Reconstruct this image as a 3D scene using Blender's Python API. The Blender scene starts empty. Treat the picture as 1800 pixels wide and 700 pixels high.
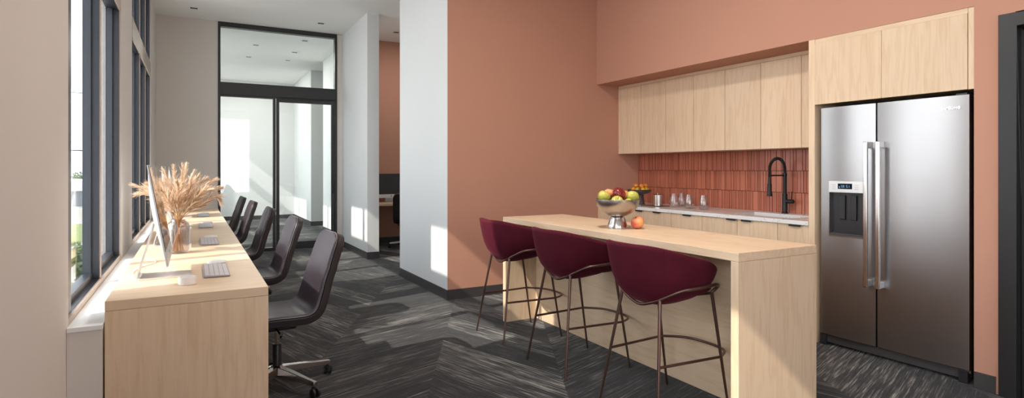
import bpy, bmesh, math, random
from mathutils import Vector, Matrix, Euler, noise as mnoise
random.seed(7)
PI = math.pi
C = bpy.context.scene.collection
sc = bpy.context.scene

# ------------------------------------------------------------------ materials
def srgb(r, g, b):
    f = lambda c: (c/255/12.92) if c/255 <= .04045 else ((c/255+.055)/1.055)**2.4
    return (f(r), f(g), f(b), 1)

class NT:
    def __init__(s, name):
        s.m = bpy.data.materials.new(name); s.m.use_nodes = True
        s.t = s.m.node_tree; s.t.nodes.clear()
        s.out = s.t.nodes.new('ShaderNodeOutputMaterial')
    def n(s, typ, props=None, **ins):
        nd = s.t.nodes.new(typ)
        for k, v in (props or {}).items(): setattr(nd, k, v)
        for k, v in ins.items():
            key = int(k[1:]) if k[0] == 'i' and k[1:].isdigit() else k.replace('_', ' ')
            s.set(nd.inputs[key], v)
        return nd
    def set(s, inp, v):
        if isinstance(v, bpy.types.NodeSocket): s.t.links.new(v, inp)
        elif isinstance(v, bpy.types.Node): s.t.links.new(v.outputs[0], inp)
        else: inp.default_value = v
    def math(s, op, a, b=0.0, c=0.0):
        nd = s.n('ShaderNodeMath', {'operation': op})
        for i, v in enumerate((a, b, c)): s.set(nd.inputs[i], v)
        return nd.outputs[0]
    def mix(s, fac, a, b, mode='MIX'):
        nd = s.n('ShaderNodeMix', {'data_type': 'RGBA', 'blend_type': mode})
        s.set(nd.inputs[0], fac); s.set(nd.inputs[6], a); s.set(nd.inputs[7], b)
        return nd.outputs[2]
    def ramp(s, fac, stops):
        nd = s.n('ShaderNodeValToRGB'); s.set(nd.inputs[0], fac)
        e = nd.color_ramp.elements
        while len(e) < len(stops): e.new(0.5)
        for el, (p, c) in zip(e, stops): el.position = p; el.color = c
        return nd.outputs[0]
    def bsdf(s, **kw):
        b = s.n('ShaderNodeBsdfPrincipled')
        for k, v in kw.items(): s.set(b.inputs[k.replace('_', ' ')], v)
        s.t.links.new(b.outputs[0], s.out.inputs[0]); return b
    def bump(s, h, strength=.2, dist=.01):
        return s.n('ShaderNodeBump', None, Height=h, Strength=strength, Distance=dist).outputs[0]
    def obj(s): return s.n('ShaderNodeTexCoord').outputs['Object']
    def geo(s): return s.n('ShaderNodeNewGeometry').outputs['Position']
    def mapping(s, v, scale=(1,1,1), rot=(0,0,0), loc=(0,0,0)):
        return s.n('ShaderNodeMapping', None, Vector=v, Scale=scale, Rotation=rot, Location=loc).outputs[0]
    def noise(s, v, scale=5., detail=3., rough=.5):
        return s.n('ShaderNodeTexNoise', None, Vector=v, Scale=scale, Detail=detail, Roughness=rough).outputs[0]

def paint(name, col, rough=.75):
    t = NT(name); p = t.geo()
    nz = t.noise(p, 1.3, 2); fine = t.noise(p, 220., 2)
    c = t.mix(nz, tuple(x*.97 for x in col[:3])+(1,), tuple(min(1, x*1.03) for x in col[:3])+(1,))
    t.bsdf(Base_Color=c, Roughness=rough, Normal=t.bump(fine, .06, .002), Specular_IOR_Level=.25)
    return t.m
def simple(name, col, rough=.5, metal=0., bump=None, spec=.5, coat=0.):
    t = NT(name); p = t.obj()
    nz = t.noise(p, 14., 3)
    c = t.mix(nz, tuple(x*.93 for x in col[:3])+(1,), tuple(min(1, x*1.07) for x in col[:3])+(1,))
    kw = dict(Base_Color=c, Roughness=rough, Metallic=metal, Specular_IOR_Level=spec, Coat_Weight=coat)
    if bump: kw['Normal'] = t.bump(t.noise(p, bump[0], 3), bump[1], .003)
    t.bsdf(**kw); return t.m

def wood(name, axis, base=(229,202,172), dark=(208,174,138)):
    """maple veneer, grain along axis (0,1,2)"""
    t = NT(name); p = t.geo()
    rnd = t.n('ShaderNodeObjectInfo').outputs['Random']
    off = t.n('ShaderNodeCombineXYZ', None, X=t.math('MULTIPLY', rnd, 37.), Y=t.math('MULTIPLY', rnd, 23.), Z=t.math('MULTIPLY', rnd, 11.))
    v = t.n('ShaderNodeVectorMath', {'operation': 'ADD'}); t.set(v.inputs[0], p); t.set(v.inputs[1], off)
    def sc(a, b):
        s = [a, a, a]; s[axis] = b; return tuple(s)
    warp = t.noise(t.mapping(v.outputs[0], sc(2.2, .5)), 1.6, 3)
    fine = t.noise(t.mapping(v.outputs[0], sc(1., .035)), 110., 5, .6)
    wide = t.noise(t.mapping(v.outputs[0], sc(1., .10)), 9., 4, .55)
    rings = t.math('SINE', t.math('ADD', t.math('MULTIPLY', wide, 38.), t.math('MULTIPLY', warp, 14.)))
    rings = t.math('MULTIPLY_ADD', rings, .5, .5)
    g = t.math('ADD', t.math('MULTIPLY', t.math('POWER', rings, 2.5), .22), t.math('MULTIPLY', fine, .48))
    g = t.math('ADD', g, t.math('MULTIPLY', warp, .35))
    col = t.ramp(g, [(.30, srgb(*base)), (.95, srgb(*dark))])
    tint = t.math('MULTIPLY_ADD', rnd, .10, .95)
    hsv = t.n('ShaderNodeHueSaturation', None, Color=col, Value=tint)
    t.bsdf(Base_Color=hsv.outputs[0], Roughness=.42, Specular_IOR_Level=.4, Normal=t.bump(fine, .04, .002))
    return t.m

def thin_glass(name, tint=(1,1,1,1), ior=1.45, rough=0.):
    t = NT(name)
    tr = t.n('ShaderNodeBsdfTransparent', None, Color=tint)
    gl = t.n('ShaderNodeBsdfGlossy', None, Color=(1,1,1,1), Roughness=rough)
    fr = t.n('ShaderNodeFresnel', None, IOR=ior)
    mx = t.n('ShaderNodeMixShader'); t.set(mx.inputs[0], t.math('MINIMUM', fr.outputs[0], .5))
    t.t.links.new(tr.outputs[0], mx.inputs[1]); t.t.links.new(gl.outputs[0], mx.inputs[2])
    t.t.links.new(mx.outputs[0], t.out.inputs[0]); return t.m

def carpet():
    """woven carpet planks laid herringbone, dragged pale streaks along each plank"""
    t = NT('carpet'); p = t.geo()
    p = t.mapping(p, rot=(0, 0, math.radians(27)), loc=(.37, .11, 0))
    sp = t.n('ShaderNodeSeparateXYZ', None, Vector=p)
    x, y = sp.outputs[0], sp.outputs[1]
    B = .82                                             # chevron bands of planks, alternate lean
    band = t.math('FLOOR', t.math('DIVIDE', x, B))
    par = t.math('MODULO', t.math('ABSOLUTE', band), 2.)
    sgn = t.math('MULTIPLY_ADD', par, 2., -1.)
    # rotate by +-45 deg per band
    a = .7071
    u = t.math('MULTIPLY', t.math('ADD', x, t.math('MULTIPLY', sgn, y)), a)     # along plank
    w = t.math('MULTIPLY', t.math('SUBTRACT', y, t.math('MULTIPLY', sgn, x)), a)  # across plank
    plank = t.math('FLOOR', t.math('DIVIDE', w, .25))
    pid = t.math('ADD', t.math('MULTIPLY', plank, 7.31), t.math('MULTIPLY', band, 31.7))
    wn = t.n('ShaderNodeTexWhiteNoise', {'noise_dimensions': '1D'}, W=pid)
    comb = t.n('ShaderNodeCombineXYZ', None, X=t.math('MULTIPLY', u, .6), Y=t.math('MULTIPLY', w, 15.), Z=t.math('MULTIPLY', pid, 3.1))
    s1 = t.noise(comb.outputs[0], 5., 5, .65)
    comb2 = t.n('ShaderNodeCombineXYZ', None, X=t.math('MULTIPLY', u, 2.), Y=t.math('MULTIPLY', w, 60.), Z=pid)
    s2 = t.noise(comb2.outputs[0], 2.6, 3, .6)
    blot = t.noise(t.geo(), 3.0, 4, .6)
    g = t.math('ADD', t.math('MULTIPLY', s1, .62), t.math('MULTIPLY', s2, .42))
    g = t.math('ADD', g, t.math('MULTIPLY', wn.outputs[0], .12))
    g = t.math('ADD', g, t.math('MULTIPLY', blot, .14))
    col = t.ramp(g, [(.54, srgb(18,18,20)), (.63, srgb(32,31,33)), (.69, srgb(58,56,56)), (.75, srgb(100,97,94)), (.83, srgb(165,160,153))])
    pile = t.noise(t.geo(), 350., 2)
    h = t.math('ADD', t.math('MULTIPLY', g, .6), t.math('MULTIPLY', pile, .4))
    t.bsdf(Base_Color=col, Roughness=.95, Specular_IOR_Level=.1, Normal=t.bump(h, .5, .01), Sheen_Weight=.15)
    return t.m

def steel(name, col=(.60,.58,.58,1), rough=.3, axis=1, aniso=.0, fine=True):
    t = NT(name); p = t.geo()
    s = [260., 260., 260.]; s[axis] = 2.
    br = t.noise(t.mapping(p, tuple(s)), 1., 3)
    r = t.math('MULTIPLY_ADD', br, .12, rough-.06)
    wob = t.noise(t.mapping(p, (1, 1, .25)), 3.2, 1)
    kw = dict(Base_Color=col, Metallic=1., Roughness=r)
    if fine: kw.update(Normal=t.bump(wob, .10, .01), Anisotropic=.6, Tangent=t.n('ShaderNodeCombineXYZ', None, Z=1.).outputs[0], Roughness=t.math('MULTIPLY_ADD', br, .06, rough))
    else: kw.update(Normal=t.bump(br, .02, .001))
    t.bsdf(**kw)
    return t.m

def fruit(name, c1, c2, scale=2.2, speck=None, rough=.35, thresh=(.4,.62)):
    t = NT(name); p = t.obj()
    n1 = t.noise(p, scale*9, 2, .5)
    c = t.ramp(n1, [(thresh[0], c1), (thresh[1], c2)])
    if speck:
        n2 = t.noise(p, 300., 2)
        c = t.mix(t.ramp(n2, [(.62, (0,0,0,1)), (.7, (1,1,1,1))]), c, speck)
    t.bsdf(Base_Color=c, Roughness=rough, Subsurface_Weight=.05, Subsurface_Radius=(.01,.005,.003), Normal=t.bump(t.noise(p, 160., 2), .05, .002))
    return t.m

M = {}
M['orange'] = paint('terracotta_paint', (.53,.27,.19,1))
M['white'] = paint('white_paint', (.72,.72,.715,1))
M['taupe'] = paint('pale_taupe_paint', (.70,.64,.59,1))
M['ceiling'] = paint('ceiling_paint', (.90,.885,.86,1), .85)
M['sill'] = paint('sill_white', (.82,.82,.82,1), .4)
M['base'] = simple('charcoal_vinyl', srgb(66,63,64), .45)
M['frame'] = simple('black_frame', srgb(38,37,38), .42)
M['winframe'] = simple('graphite_window_frame', srgb(46,49,57), .38, .1)
M['tan'] = simple('tan_metal', srgb(178,160,146), .45)
M['carpet'] = carpet()
M['wood_z'] = wood('maple_vertical', 2)
M['wood_y'] = wood('maple_lengthwise', 1)
M['wood_x'] = wood('maple_crosswise', 0)
M['glass'] = thin_glass('window_glass', (.97,.985,.98,1), 1.4)
M['doorglass'] = thin_glass('partition_glass', (.93,.96,.95,1), 1.5)
M['clear'] = thin_glass('drinking_glass', (.96,.965,.97,1), 1.8)
M['smoke'] = thin_glass('smoked_glass', (.85,.81,.79,1), 1.5)
M['water'] = thin_glass('water', (.97,.98,.99,1), 1.33)
M['steel'] = steel('brushed_steel', (.40,.385,.39,1), .28, 1)
M['steel_v'] = steel('brushed_steel_bowl', (.46,.42,.39,1), .33, 0, fine=False)
M['chrome'] = simple('polished_metal', (.62,.58,.56,1), .16, 1.)
M['handle'] = simple('handle_steel', (.68,.65,.64,1), .2, 1.)
M['bronze'] = simple('bronze_tube', srgb(106,80,72), .34, .75)
M['velvet'] = None
M['black'] = simple('matte_black', srgb(26,25,26), .5)
M['gloss'] = simple('black_screen', (.012,.012,.016,1), .04, 0., spec=.6, coat=.5)
M['alu'] = simple('silver_aluminium', (.72,.71,.71,1), .34, .75)
M['keys'] = simple('grey_key', srgb(205,198,200), .5)
M['keygap'] = simple('key_bed', srgb(150,146,152), .5)
M['whiteplastic'] = simple('white_plastic', srgb(235,232,230), .3)
M['leather'] = simple('aubergine_leather', srgb(54,46,54), .40, 0., (60., .10), spec=.55)
M['leather_dark'] = simple('dark_shell', srgb(40,32,34), .45)
M['stitch'] = simple('pale_piping', srgb(104,94,96), .4)
M['grout'] = simple('grout', srgb(78,42,34), .9)
M['darkvoid'] = simple('recess_black', (.01,.01,.01,1), .6)
M['darkplastic'] = simple('dark_plastic', srgb(44,42,46), .35)
M['peach'] = fruit('peach_skin', srgb(240,170,110), srgb(206,92,78), 1.2, None, .65)
M['redapple'] = fruit('red_apple_skin', srgb(120,20,30), srgb(190,60,50), 1.5, srgb(220,150,110), .25, (.5,.75))
M['greenapple'] = fruit('green_apple_skin', srgb(206,194,92), srgb(176,172,66), 1.6, srgb(225,225,130), .3)
M['citrus'] = fruit('clementine_skin', srgb(226,130,40), srgb(235,160,60), 2, None, .45)
M['lemon'] = fruit('yellow_fruit_skin', srgb(226,190,60), srgb(210,165,50), 2, None, .45)
M['fruitstem'] = simple('fruit_stem', srgb(80,55,35), .7)
M['darkbowl'] = simple('dark_stoneware', srgb(82,70,70), .55)
M['tray'] = simple('bronze_tray', srgb(120,92,70), .3, .6)
M['straw'] = simple('straw_stem', srgb(196,150,100), .7)
M['asphalt'] = simple('asphalt', srgb(186,184,180), .9)
M['concrete'] = simple('pale_concrete', srgb(210,203,192), .9)
M['grass'] = simple('grass', srgb(140,150,90), .95)
M['farwall'] = simple('grey_cladding', srgb(150,152,155), .8)
M['farwhite'] = simple('white_fascia', srgb(232,232,232), .7)
M['leaf'] = simple('leaf_green', srgb(96,116,62), .6)
M['bark'] = simple('bark', srgb(92,74,58), .9)
M['cedar'] = simple('cedar_board', srgb(196,140,100), .7)
M['exterior'] = simple('exterior_stucco', srgb(190,185,178), .9)
M['backlit'] = None

def velvet():
    t = NT('burgundy_velvet'); p = t.obj()
    n = t.noise(p, 9., 3); f = t.noise(p, 600., 2)
    c = t.mix(n, srgb(74,17,31), srgb(88,23,38))
    t.bsdf(Base_Color=c, Roughness=.8, Sheen_Weight=.3, Sheen_Roughness=.35, Sheen_Tint=srgb(175,95,110), Specular_IOR_Level=.15, Normal=t.bump(f, .12, .002))
    return t.m
M['velvet'] = velvet()
def plume_mat():
    t = NT('pampas_plume'); p = t.obj()
    n = t.n('ShaderNodeNewGeometry').outputs['Random Per Island']
    c = t.ramp(n, [(.0, srgb(186,150,118)), (.35, srgb(226,198,168)), (1., srgb(248,234,216))])
    d = t.n('ShaderNodeBsdfDiffuse', None, Color=c); tl = t.n('ShaderNodeBsdfTranslucent', None, Color=c)
    mx = t.n('ShaderNodeMixShader'); t.set(mx.inputs[0], .35)
    t.t.links.new(d.outputs[0], mx.inputs[1]); t.t.links.new(tl.outputs[0], mx.inputs[2])
    t.t.links.new(mx.outputs[0], t.out.inputs[0]); return t.m
M['plume'] = plume_mat()
def tile_mat():
    t = NT('glazed_terracotta_tile'); p = t.geo()
    r = t.n('ShaderNodeNewGeometry').outputs['Random Per Island']
    n = t.noise(t.mapping(p, (1,1,.3)), 60., 3)
    c = t.ramp(r, [(0, srgb(182,108,84)), (.5, srgb(196,120,94)), (1, srgb(170,98,78))])
    c = t.mix(t.math('MULTIPLY', n, .35), c, srgb(150,80,60))
    t.bsdf(Base_Color=c, Roughness=.32, Normal=t.bump(n, .12, .003))
    return t.m
M['tile'] = tile_mat()
def terrazzo():
    t = NT('speckled_quartz'); p = t.geo()
    v = t.n('ShaderNodeTexVoronoi', None, Vector=p, Scale=55.)
    m = t.ramp(v.outputs['Distance'], [(.16, (1,1,1,1)), (.24, (0,0,0,1))])
    k = t.noise(p, 30., 2)
    spk = t.mix(k, srgb(120,105,100), srgb(190,170,155))
    m2 = t.math('MULTIPLY', m, t.ramp(v.outputs['Color'], [(.5, (0,0,0,1)), (.55, (1,1,1,1))]))
    c = t.mix(m2, srgb(232,230,228), spk)
    t.bsdf(Base_Color=c, Roughness=.18)
    return t.m
M['quartz'] = terrazzo()

# ------------------------------------------------------------------ mesh helpers
class MB:
    def __init__(s): s.v = []; s.f = []
    def add(s, vs, fs):
        o = len(s.v); s.v += [tuple(a) for a in vs]; s.f += [tuple(i+o for i in f) for f in fs]; return s
    def box(s, x0, x1, y0, y1, z0, z1):
        if x0 > x1: x0, x1 = x1, x0
        if y0 > y1: y0, y1 = y1, y0
        if z0 > z1: z0, z1 = z1, z0
        return s.add([(x0,y0,z0),(x1,y0,z0),(x1,y1,z0),(x0,y1,z0),(x0,y0,z1),(x1,y0,z1),(x1,y1,z1),(x0,y1,z1)],
              [(0,3,2,1),(4,5,6,7),(0,1,5,4),(1,2,6,5),(2,3,7,6),(3,0,4,7)])
    def tube(s, pts, r, n=10, caps=True, closed=False, ell=1.):
        pts = [Vector(p) for p in pts]; N = len(pts)
        rs = r if isinstance(r, (list, tuple)) else [r]*N
        rings = []; ref = None
        for i, p in enumerate(pts):
            if closed: d = pts[(i+1) % N]-pts[i-1]
            else: d = pts[min(i+1, N-1)]-pts[max(i-1, 0)]
            d.normalize()
            if ref is None: ref = d.orthogonal().normalized()
            ref = (ref-d*ref.dot(d))
            ref = ref.normalized() if ref.length > 1e-6 else d.orthogonal().normalized()
            b = d.cross(ref)
            rings.append([p+ref*(math.cos(2*PI*k/n)*rs[i])+b*(math.sin(2*PI*k/n)*rs[i]*ell) for k in range(n)])
        vs = [v for ring in rings for v in ring]; fs = []
        for i in range(N if closed else N-1):
            j = (i+1) % N
            for k in range(n):
                fs.append((i*n+k, i*n+(k+1) % n, j*n+(k+1) % n, j*n+k))
        if caps and not closed:
            fs.append(tuple(reversed(range(n)))); fs.append(tuple((N-1)*n+k for k in range(n)))
        return s.add(vs, fs)
    def lathe(s, prof, n=32, c=(0,0,0), closed=False):
        vs = []; fs = []; m = len(prof)
        for r, z in prof:
            for k in range(n):
                a = 2*PI*k/n; vs.append((c[0]+r*math.cos(a), c[1]+r*math.sin(a), c[2]+z))
        for i in range(m-1 if not closed else m):
            j = (i+1) % m
            for k in range(n): fs.append((i*n+k, i*n+(k+1) % n, j*n+(k+1) % n, j*n+k))
        if not closed:
            if prof[0][0] > 1e-5: fs.append(tuple(reversed(range(n))))
            if prof[-1][0] > 1e-5: fs.append(tuple((m-1)*n+k for k in range(n)))
        return s.add(vs, fs)
    def grid(s, rows, wrap=False):
        n = len(rows[0]); vs = [p for r in rows for p in r]; fs = []
        for i in range(len(rows)-1):
            for k in range(n if wrap else n-1):
                fs.append((i*n+k, i*n+(k+1) % n, (i+1)*n+(k+1) % n, (i+1)*n+k))
        return s.add(vs, fs)
    def prism(s, pts, z0, z1):
        n = len(pts)
        return s.add([(x,y,z0) for x,y in pts]+[(x,y,z1) for x,y in pts],
            [tuple(reversed(range(n))), tuple(range(n, 2*n))]+[(i, (i+1) % n, n+(i+1) % n, n+i) for i in range(n)])
    def build(s, name, mat, parent=None, loc=(0,0,0), bevel=0, smooth=False, seg=2, rot=(0,0,0)):
        me = bpy.data.meshes.new(name); me.from_pydata(s.v, [], s.f)
        bm = bmesh.new(); bm.from_mesh(me)
        bmesh.ops.remove_doubles(bm, verts=bm.verts, dist=1e-6)
        bmesh.ops.recalc_face_normals(bm, faces=bm.faces); bm.to_mesh(me); bm.free()
        me.materials.append(mat)
        if smooth:
            me.polygons.foreach_set('use_smooth', [True]*len(me.polygons))
            me.set_sharp_from_angle(angle=math.radians(40))
        o = bpy.data.objects.new(name, me); C.objects.link(o)
        o.location = loc; o.rotation_euler = rot
        if parent: o.parent = parent
        if bevel:
            b = o.modifiers.new('bevel', 'BEVEL'); b.width = bevel; b.segments = seg; b.limit_method = 'ANGLE'; b.angle_limit = math.radians(40)
        return o

def tag(o, label=None, cat=None, group=None, kind=None):
    if label: o['label'] = label
    if cat: o['category'] = cat
    if group: o['group'] = group
    if kind: o['kind'] = kind
    return o
def empty(name, loc=(0,0,0), rz=0, label=None, cat=None, group=None, kind=None):
    o = bpy.data.objects.new(name, None); C.objects.link(o)
    o.location = loc; o.rotation_euler = (0,0,rz); o.empty_display_size = .1
    return tag(o, label, cat, group, kind)
def copy_tree(o, parent=None):
    c = o.copy(); C.objects.link(c)
    if parent:
        c.parent = parent; c.matrix_parent_inverse = o.matrix_parent_inverse
    for ch in [x for x in list(C.objects) if x.parent == o]: copy_tree(ch, c)
    return c
def struct(name, mb, mat, parent=None, bevel=0, label=None):
    o = mb.build(name, mat, parent, bevel=bevel)
    if parent is None: o['kind'] = 'structure'
    if label: o['label'] = label
    return o
def B(*a): return MB().box(*a)
def spline(pts, n=8, closed=False):
    """Catmull-Rom through the points"""
    P = [Vector(p) for p in pts]; out = []
    N = len(P); rng = range(N) if closed else range(N-1)
    for i in rng:
        if closed: a, b, c, d = P[i-1], P[i], P[(i+1) % N], P[(i+2) % N]
        else: a, b, c, d = P[max(i-1,0)], P[i], P[i+1], P[min(i+2,N-1)]
        for k in range(n):
            t = k/n
            out.append(.5*((2*b)+(c-a)*t+(2*a-5*b+4*c-d)*t*t+(3*b-a-3*c+d)*t**3))
    if not closed: out.append(P[-1].copy())
    return out

# ------------------------------------------------------------------ dimensions
XW = -.47          # inner face of window wall
XG = -.54         # glass plane
XO = -.60          # outside face
H = 3.63           # ceiling
YB = 10.05         # glass partition
YN = -5.0          # wall behind the camera
XK = 4.15          # kitchen face plane
YK = 5.416         # terracotta return wall
SILL = .65

# floor / ceiling
struct('floor', B(XO, 5.2, YN-.15, 17.2, -.12, 0), M['carpet'])
struct('ceiling', B(XO, 5.2, YN-.15, 17.2, H, H+.15), M['ceiling'])

# window wall with openings
wins = [(-4.4, -1.7), (-1.25, 1.45), (3.114, 5.24), (6.13, 8.78), (10.6, 13.2), (13.7, 16.2)]
WT = 3.55
w = MB(); y = YN
for a, b in wins:
    w.box(XO, XW, y, a, 0, H); w.box(XO, XW, a, b, 0, SILL-.02); w.box(XO, XW, a, b, WT, H); y = b
w.box(XO, XW, y, 17.1, 0, H)
struct('wall_left', w, M['taupe'])

# low wall and white sill carrying the windows beside the desk
struct('trim_1', B(XW+.001, -.345, 3.066, 9.93, 0, SILL-.022), M['taupe'])
struct('trim_2', B(XW+.001, -.342, 3.06, 9.93, SILL-.021, SILL), M['sill'], bevel=.002)

def window(name, a, b, muls, label):
    root = empty(name, ((XW+XG)/2, (a+b)/2, SILL), kind='structure'); root['label'] = label
    ox, oy, oz = root.location
    def part(n, mb, mat, bev=0):
        o = mb.build(n, mat, root, loc=(-ox, -oy, -oz), bevel=bev); return o
    f = MB(); d0, d1 = XG-.02, XW-.012; zb = SILL
    f.box(d0, d1, a+.001, a+.15, zb, WT-.001); f.box(d0, d1, b-.035, b-.001, zb, WT-.001)
    f.box(d0, d1, a+.15, b-.035, zb, zb+.03); f.box(d0, d1, a+.15, b-.035, WT-.05, WT-.001)
    for m in muls:
        f.box(d0, d1, m-.022, m+.022, zb+.03, WT-.05)
        f.box(XG-.02, XG+.02, m-.045, m+.045, zb+.03, WT-.05)
    f.box(XG-.015, XG+.02, a+.15, a+.17, zb+.03, WT-.05); f.box(XG-.02, XG+.02, b-.065, b-.035, zb+.03, WT-.05)
    f.box(XG-.02, XG+.025, a+.15, b-.035, zb+.03, zb+.065)
    f.box(d0, d1-.003, a+.15, b-.035, 2.525, 2.69)
    part('window_frame', f, M['winframe'])
    t = MB()                                             # tan cover strips on the room side
    t.box(d1, d1+.012, a+.001, b-.001, zb+.001, zb+.028)
    t.box(d1, d1+.012, a+.03, b-.03, 2.52, 2.70)
    for m in muls: t.box(d1, d1+.006, m-.016, m+.016, zb+.03, 2.52); t.box(d1, d1+.006, m-.016, m+.016, 2.70, WT-.05)
    tp = part('cover_strip', t, M['tan']); tp['label'] = 'tan metal cover strips on the window frame'
    ys = [a+.15]+list(muls)+[b-.035]
    for i in range(len(ys)-1):
        for z0, z1 in ((zb+.05, 2.53), (2.68, WT-.04)):
            part('pane', B(XG-.004, XG+.004, ys[i], ys[i+1], z0, z1), M['glass'])
    return root
window('window_1', 3.114, 5.24, [4.19], 'tall dark framed window nearest the front of the long desk')
window('window_2', 6.13, 8.78, [7.1, 7.94], 'tall dark framed window at the far half of the long desk')
window('window_3', -1.25, 1.45, [.1], 'tall dark framed window beside the camera')
window('window_4', -4.4, -1.7, [-3.05], 'tall dark framed window behind the camera')
window('window_5', 10.6, 13.2, [11.5, 12.35], 'tall dark framed window in the glass fronted room')
window('window_6', 13.7, 16.2, [14.95], 'far window in the glass fronted room')
struct('added_overhang', B(-1.25, XO-.001, YN, 17.1, 3.87, 4.0), M['exterior'])      # unseen overhang, added to set the top edge of the sunlight indoors

# back wall with the glass partition
DX0, DX1 = .348, 2.164
w = MB(); w.box(XW, DX0, YB, YB+.12, 0, H); w.box(DX1, 2.25, YB, YB+.12, 0, H)
struct('wall_back', w, M['taupe'])
root = empty('door_1', (1.25, YB+.04, 0), kind='structure'); root['label'] = 'black framed glass partition with sliding glass door and transom'
L = (-1.25, -YB-.04, 0)
f = MB(); y0, y1 = YB-.012, YB+.10
f.box(DX0+.001, DX0+.037, y0, y1, 0, H-.002); f.box(DX1-.037, DX1-.001, y0, y1, 0, H-.002)
f.box(DX0+.037, DX1-.037, y0, y1, H-.075, H-.002); f.box(DX0+.037, DX1-.037, y0, y1, 2.50, 2.69)
f.box(DX0+.037, 1.19, y0+.01, y1, 2.47, 2.50)
f.box(1.147, 1.186, y0, y1-.03, 0, 2.50); f.box(DX0+.037, 1.147, y0, y1, .001, .05)
f.box(1.19, DX1-.037, y0+.02, y1-.05, 2.478, 2.50)
f.build('door_frame', M['frame'], root, L, bevel=.003)
B(DX0+.03, DX1-.03, YB+.04, YB+.048, 2.68, H-.07).build('transom_pane', M['doorglass'], root, L)
B(DX0+.03, 1.15, YB+.04, YB+.048, .045, 2.48).build('side_pane', M['doorglass'], root, L)
f = MB(); x0, x1 = 1.196, DX1-.042
f.box(x0, x0+.045, YB-.002, YB+.045, .012, 2.475); f.box(x1-.05, x1, YB-.002, YB+.045, .012, 2.475)
f.box(x0+.045, x1-.05, YB-.002, YB+.045, 2.42, 2.475); f.box(x0+.045, x1-.05, YB-.002, YB+.045, .012, .13)
leaf = f.build('door_leaf', M['frame'], root, L, bevel=.003)
B(x0+.04, x1-.045, YB+.018, YB+.026, .125, 2.425).build('door_pane', M['doorglass'], leaf)
MB().tube([(x1-.025, YB-.002, .92), (x1-.025, YB-.045, .93), (x1-.025, YB-.045, 1.16), (x1-.025, YB-.002, 1.17)], .009, 8).build('door_handle', M['black'], leaf, smooth=True)

# pier and alcove, white wall, terracotta walls
struct('wall_pier', B(2.25, 2.425, 8.43, YB+.12, 0, H), M['white'])
struct('wall_hall', B(2.26, 2.42, YK+.12, 6.94, 0, H), M['white'])
struct('wall_alcove', B(2.4255, 5.0, 10.155, 10.3, 0, H), M['orange'])
struct('wall_corner', B(2.4205, 5.0, 6.82, 6.94, 0, H), M['white'])
struct('wall_end', B(5.0, 5.15, YN, 17.1, 0, H), M['white'])
w = MB(); w.box(2.263, 4.9, YK, YK+.119, 0, H)
struct('wall_kitchen', w, M['orange'])
# skin of white on the corner edge facing the hall
struct('trim_4', B(2.26, 2.2625, YK+.0005, YK+.119, 0, H), M['white'])
# kitchen back wall and the terracotta soffit / front wall
struct('wall_right', B(4.80, 4.9, 2.762, YK-.001, 0, H), M['orange'])
w = MB(); w.box(XK, 4.25, 1.69, YK-.001, 2.318, H); w.box(4.25, 4.8, 1.69, YK-.001, 2.318, 2.42)
w.box(XK, 4.9, 1.56, 1.69, 0, H)
w.box(XK, 4.3, .45, 1.56, 2.23, H); w.box(XK, 4.3, YN, .45, 0, H); w.box(4.8, 4.9, 1.69, 2.762, 0, H)
struct('wall_front', w, M['orange'])
# wall behind the camera with two wide openings for daylight
w = MB(); w.box(XW, XK, YN-.15, YN, 3.3, H); w.box(XW, XK, YN-.15, YN, 0, .4)
for a, b in ((XW, .6), (2.0, XK)): w.box(a, b, YN-.15, YN, .4, 3.3)
struct('wall_near', w, M['white'])
# baseboards
def base(name, *a): struct(name, B(*a), M['base'], bevel=.002)
BH = .102
base('baseboard_hall', 2.252, 2.2595, YK-.007, 6.94, 0.0005, BH)
base('baseboard_kitchen', 2.2596, 4.14, YK-.008, YK-.0005, 0.0005, BH)
base('baseboard_pier', 2.242, 2.2495, 8.422, YB-.001, 0.0005, BH)
base('baseboard_pier_end', 2.2496, 2.432, 8.422, 8.4295, 0.0005, BH)
base('baseboard_back', DX1+.001, 2.2415, YB-.008, YB-.0005, 0.0005, BH)
base('baseboard_back_left', -.16, DX0-.001, YB-.008, YB-.0005, 0.0005, BH)
base('baseboard_alcove', 2.4335, 4.99, 10.147, 10.1545, 0.0005, BH)
base('baseboard_right', XK-.009, XK-.0005, 1.58, 1.688, 0.0005, BH)
base('baseboard_left', XW+.0005, XW+.009, YN, 3.06, 0.0005, BH)

# glass fronted room beyond
w = MB(); w.box(2.45, 2.6, 10.301, 12.74, 0, H); w.box(2.42, 2.6, 14.0, 16.5, 0, H)
struct('wall_room_right', w, M['white'])
struct('wall_room_recess', B(2.6, 3.4, 14.0, 14.15, 0, H), M['white'])
struct('wall_room_back', B(XW, 5.0, 16.5, 16.65, 0, H), M['white'])
struct('wall_room_corner', B(2.2505, 2.4505, YB+.121, 10.3, 0, H), M['white'])
w = MB(); w.box(2.412, 2.4195, 13.99, 16.5, .0005, BH); w.box(2.4121, 3.39, 13.99, 13.9995, .0005, BH)
w.box(XW, 2.412, 16.49, 16.4995, .0005, BH); w.box(2.44, 2.4495, 10.31, 12.74, .0005, BH)
struct('baseboard_room', w, M['base'])

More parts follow.
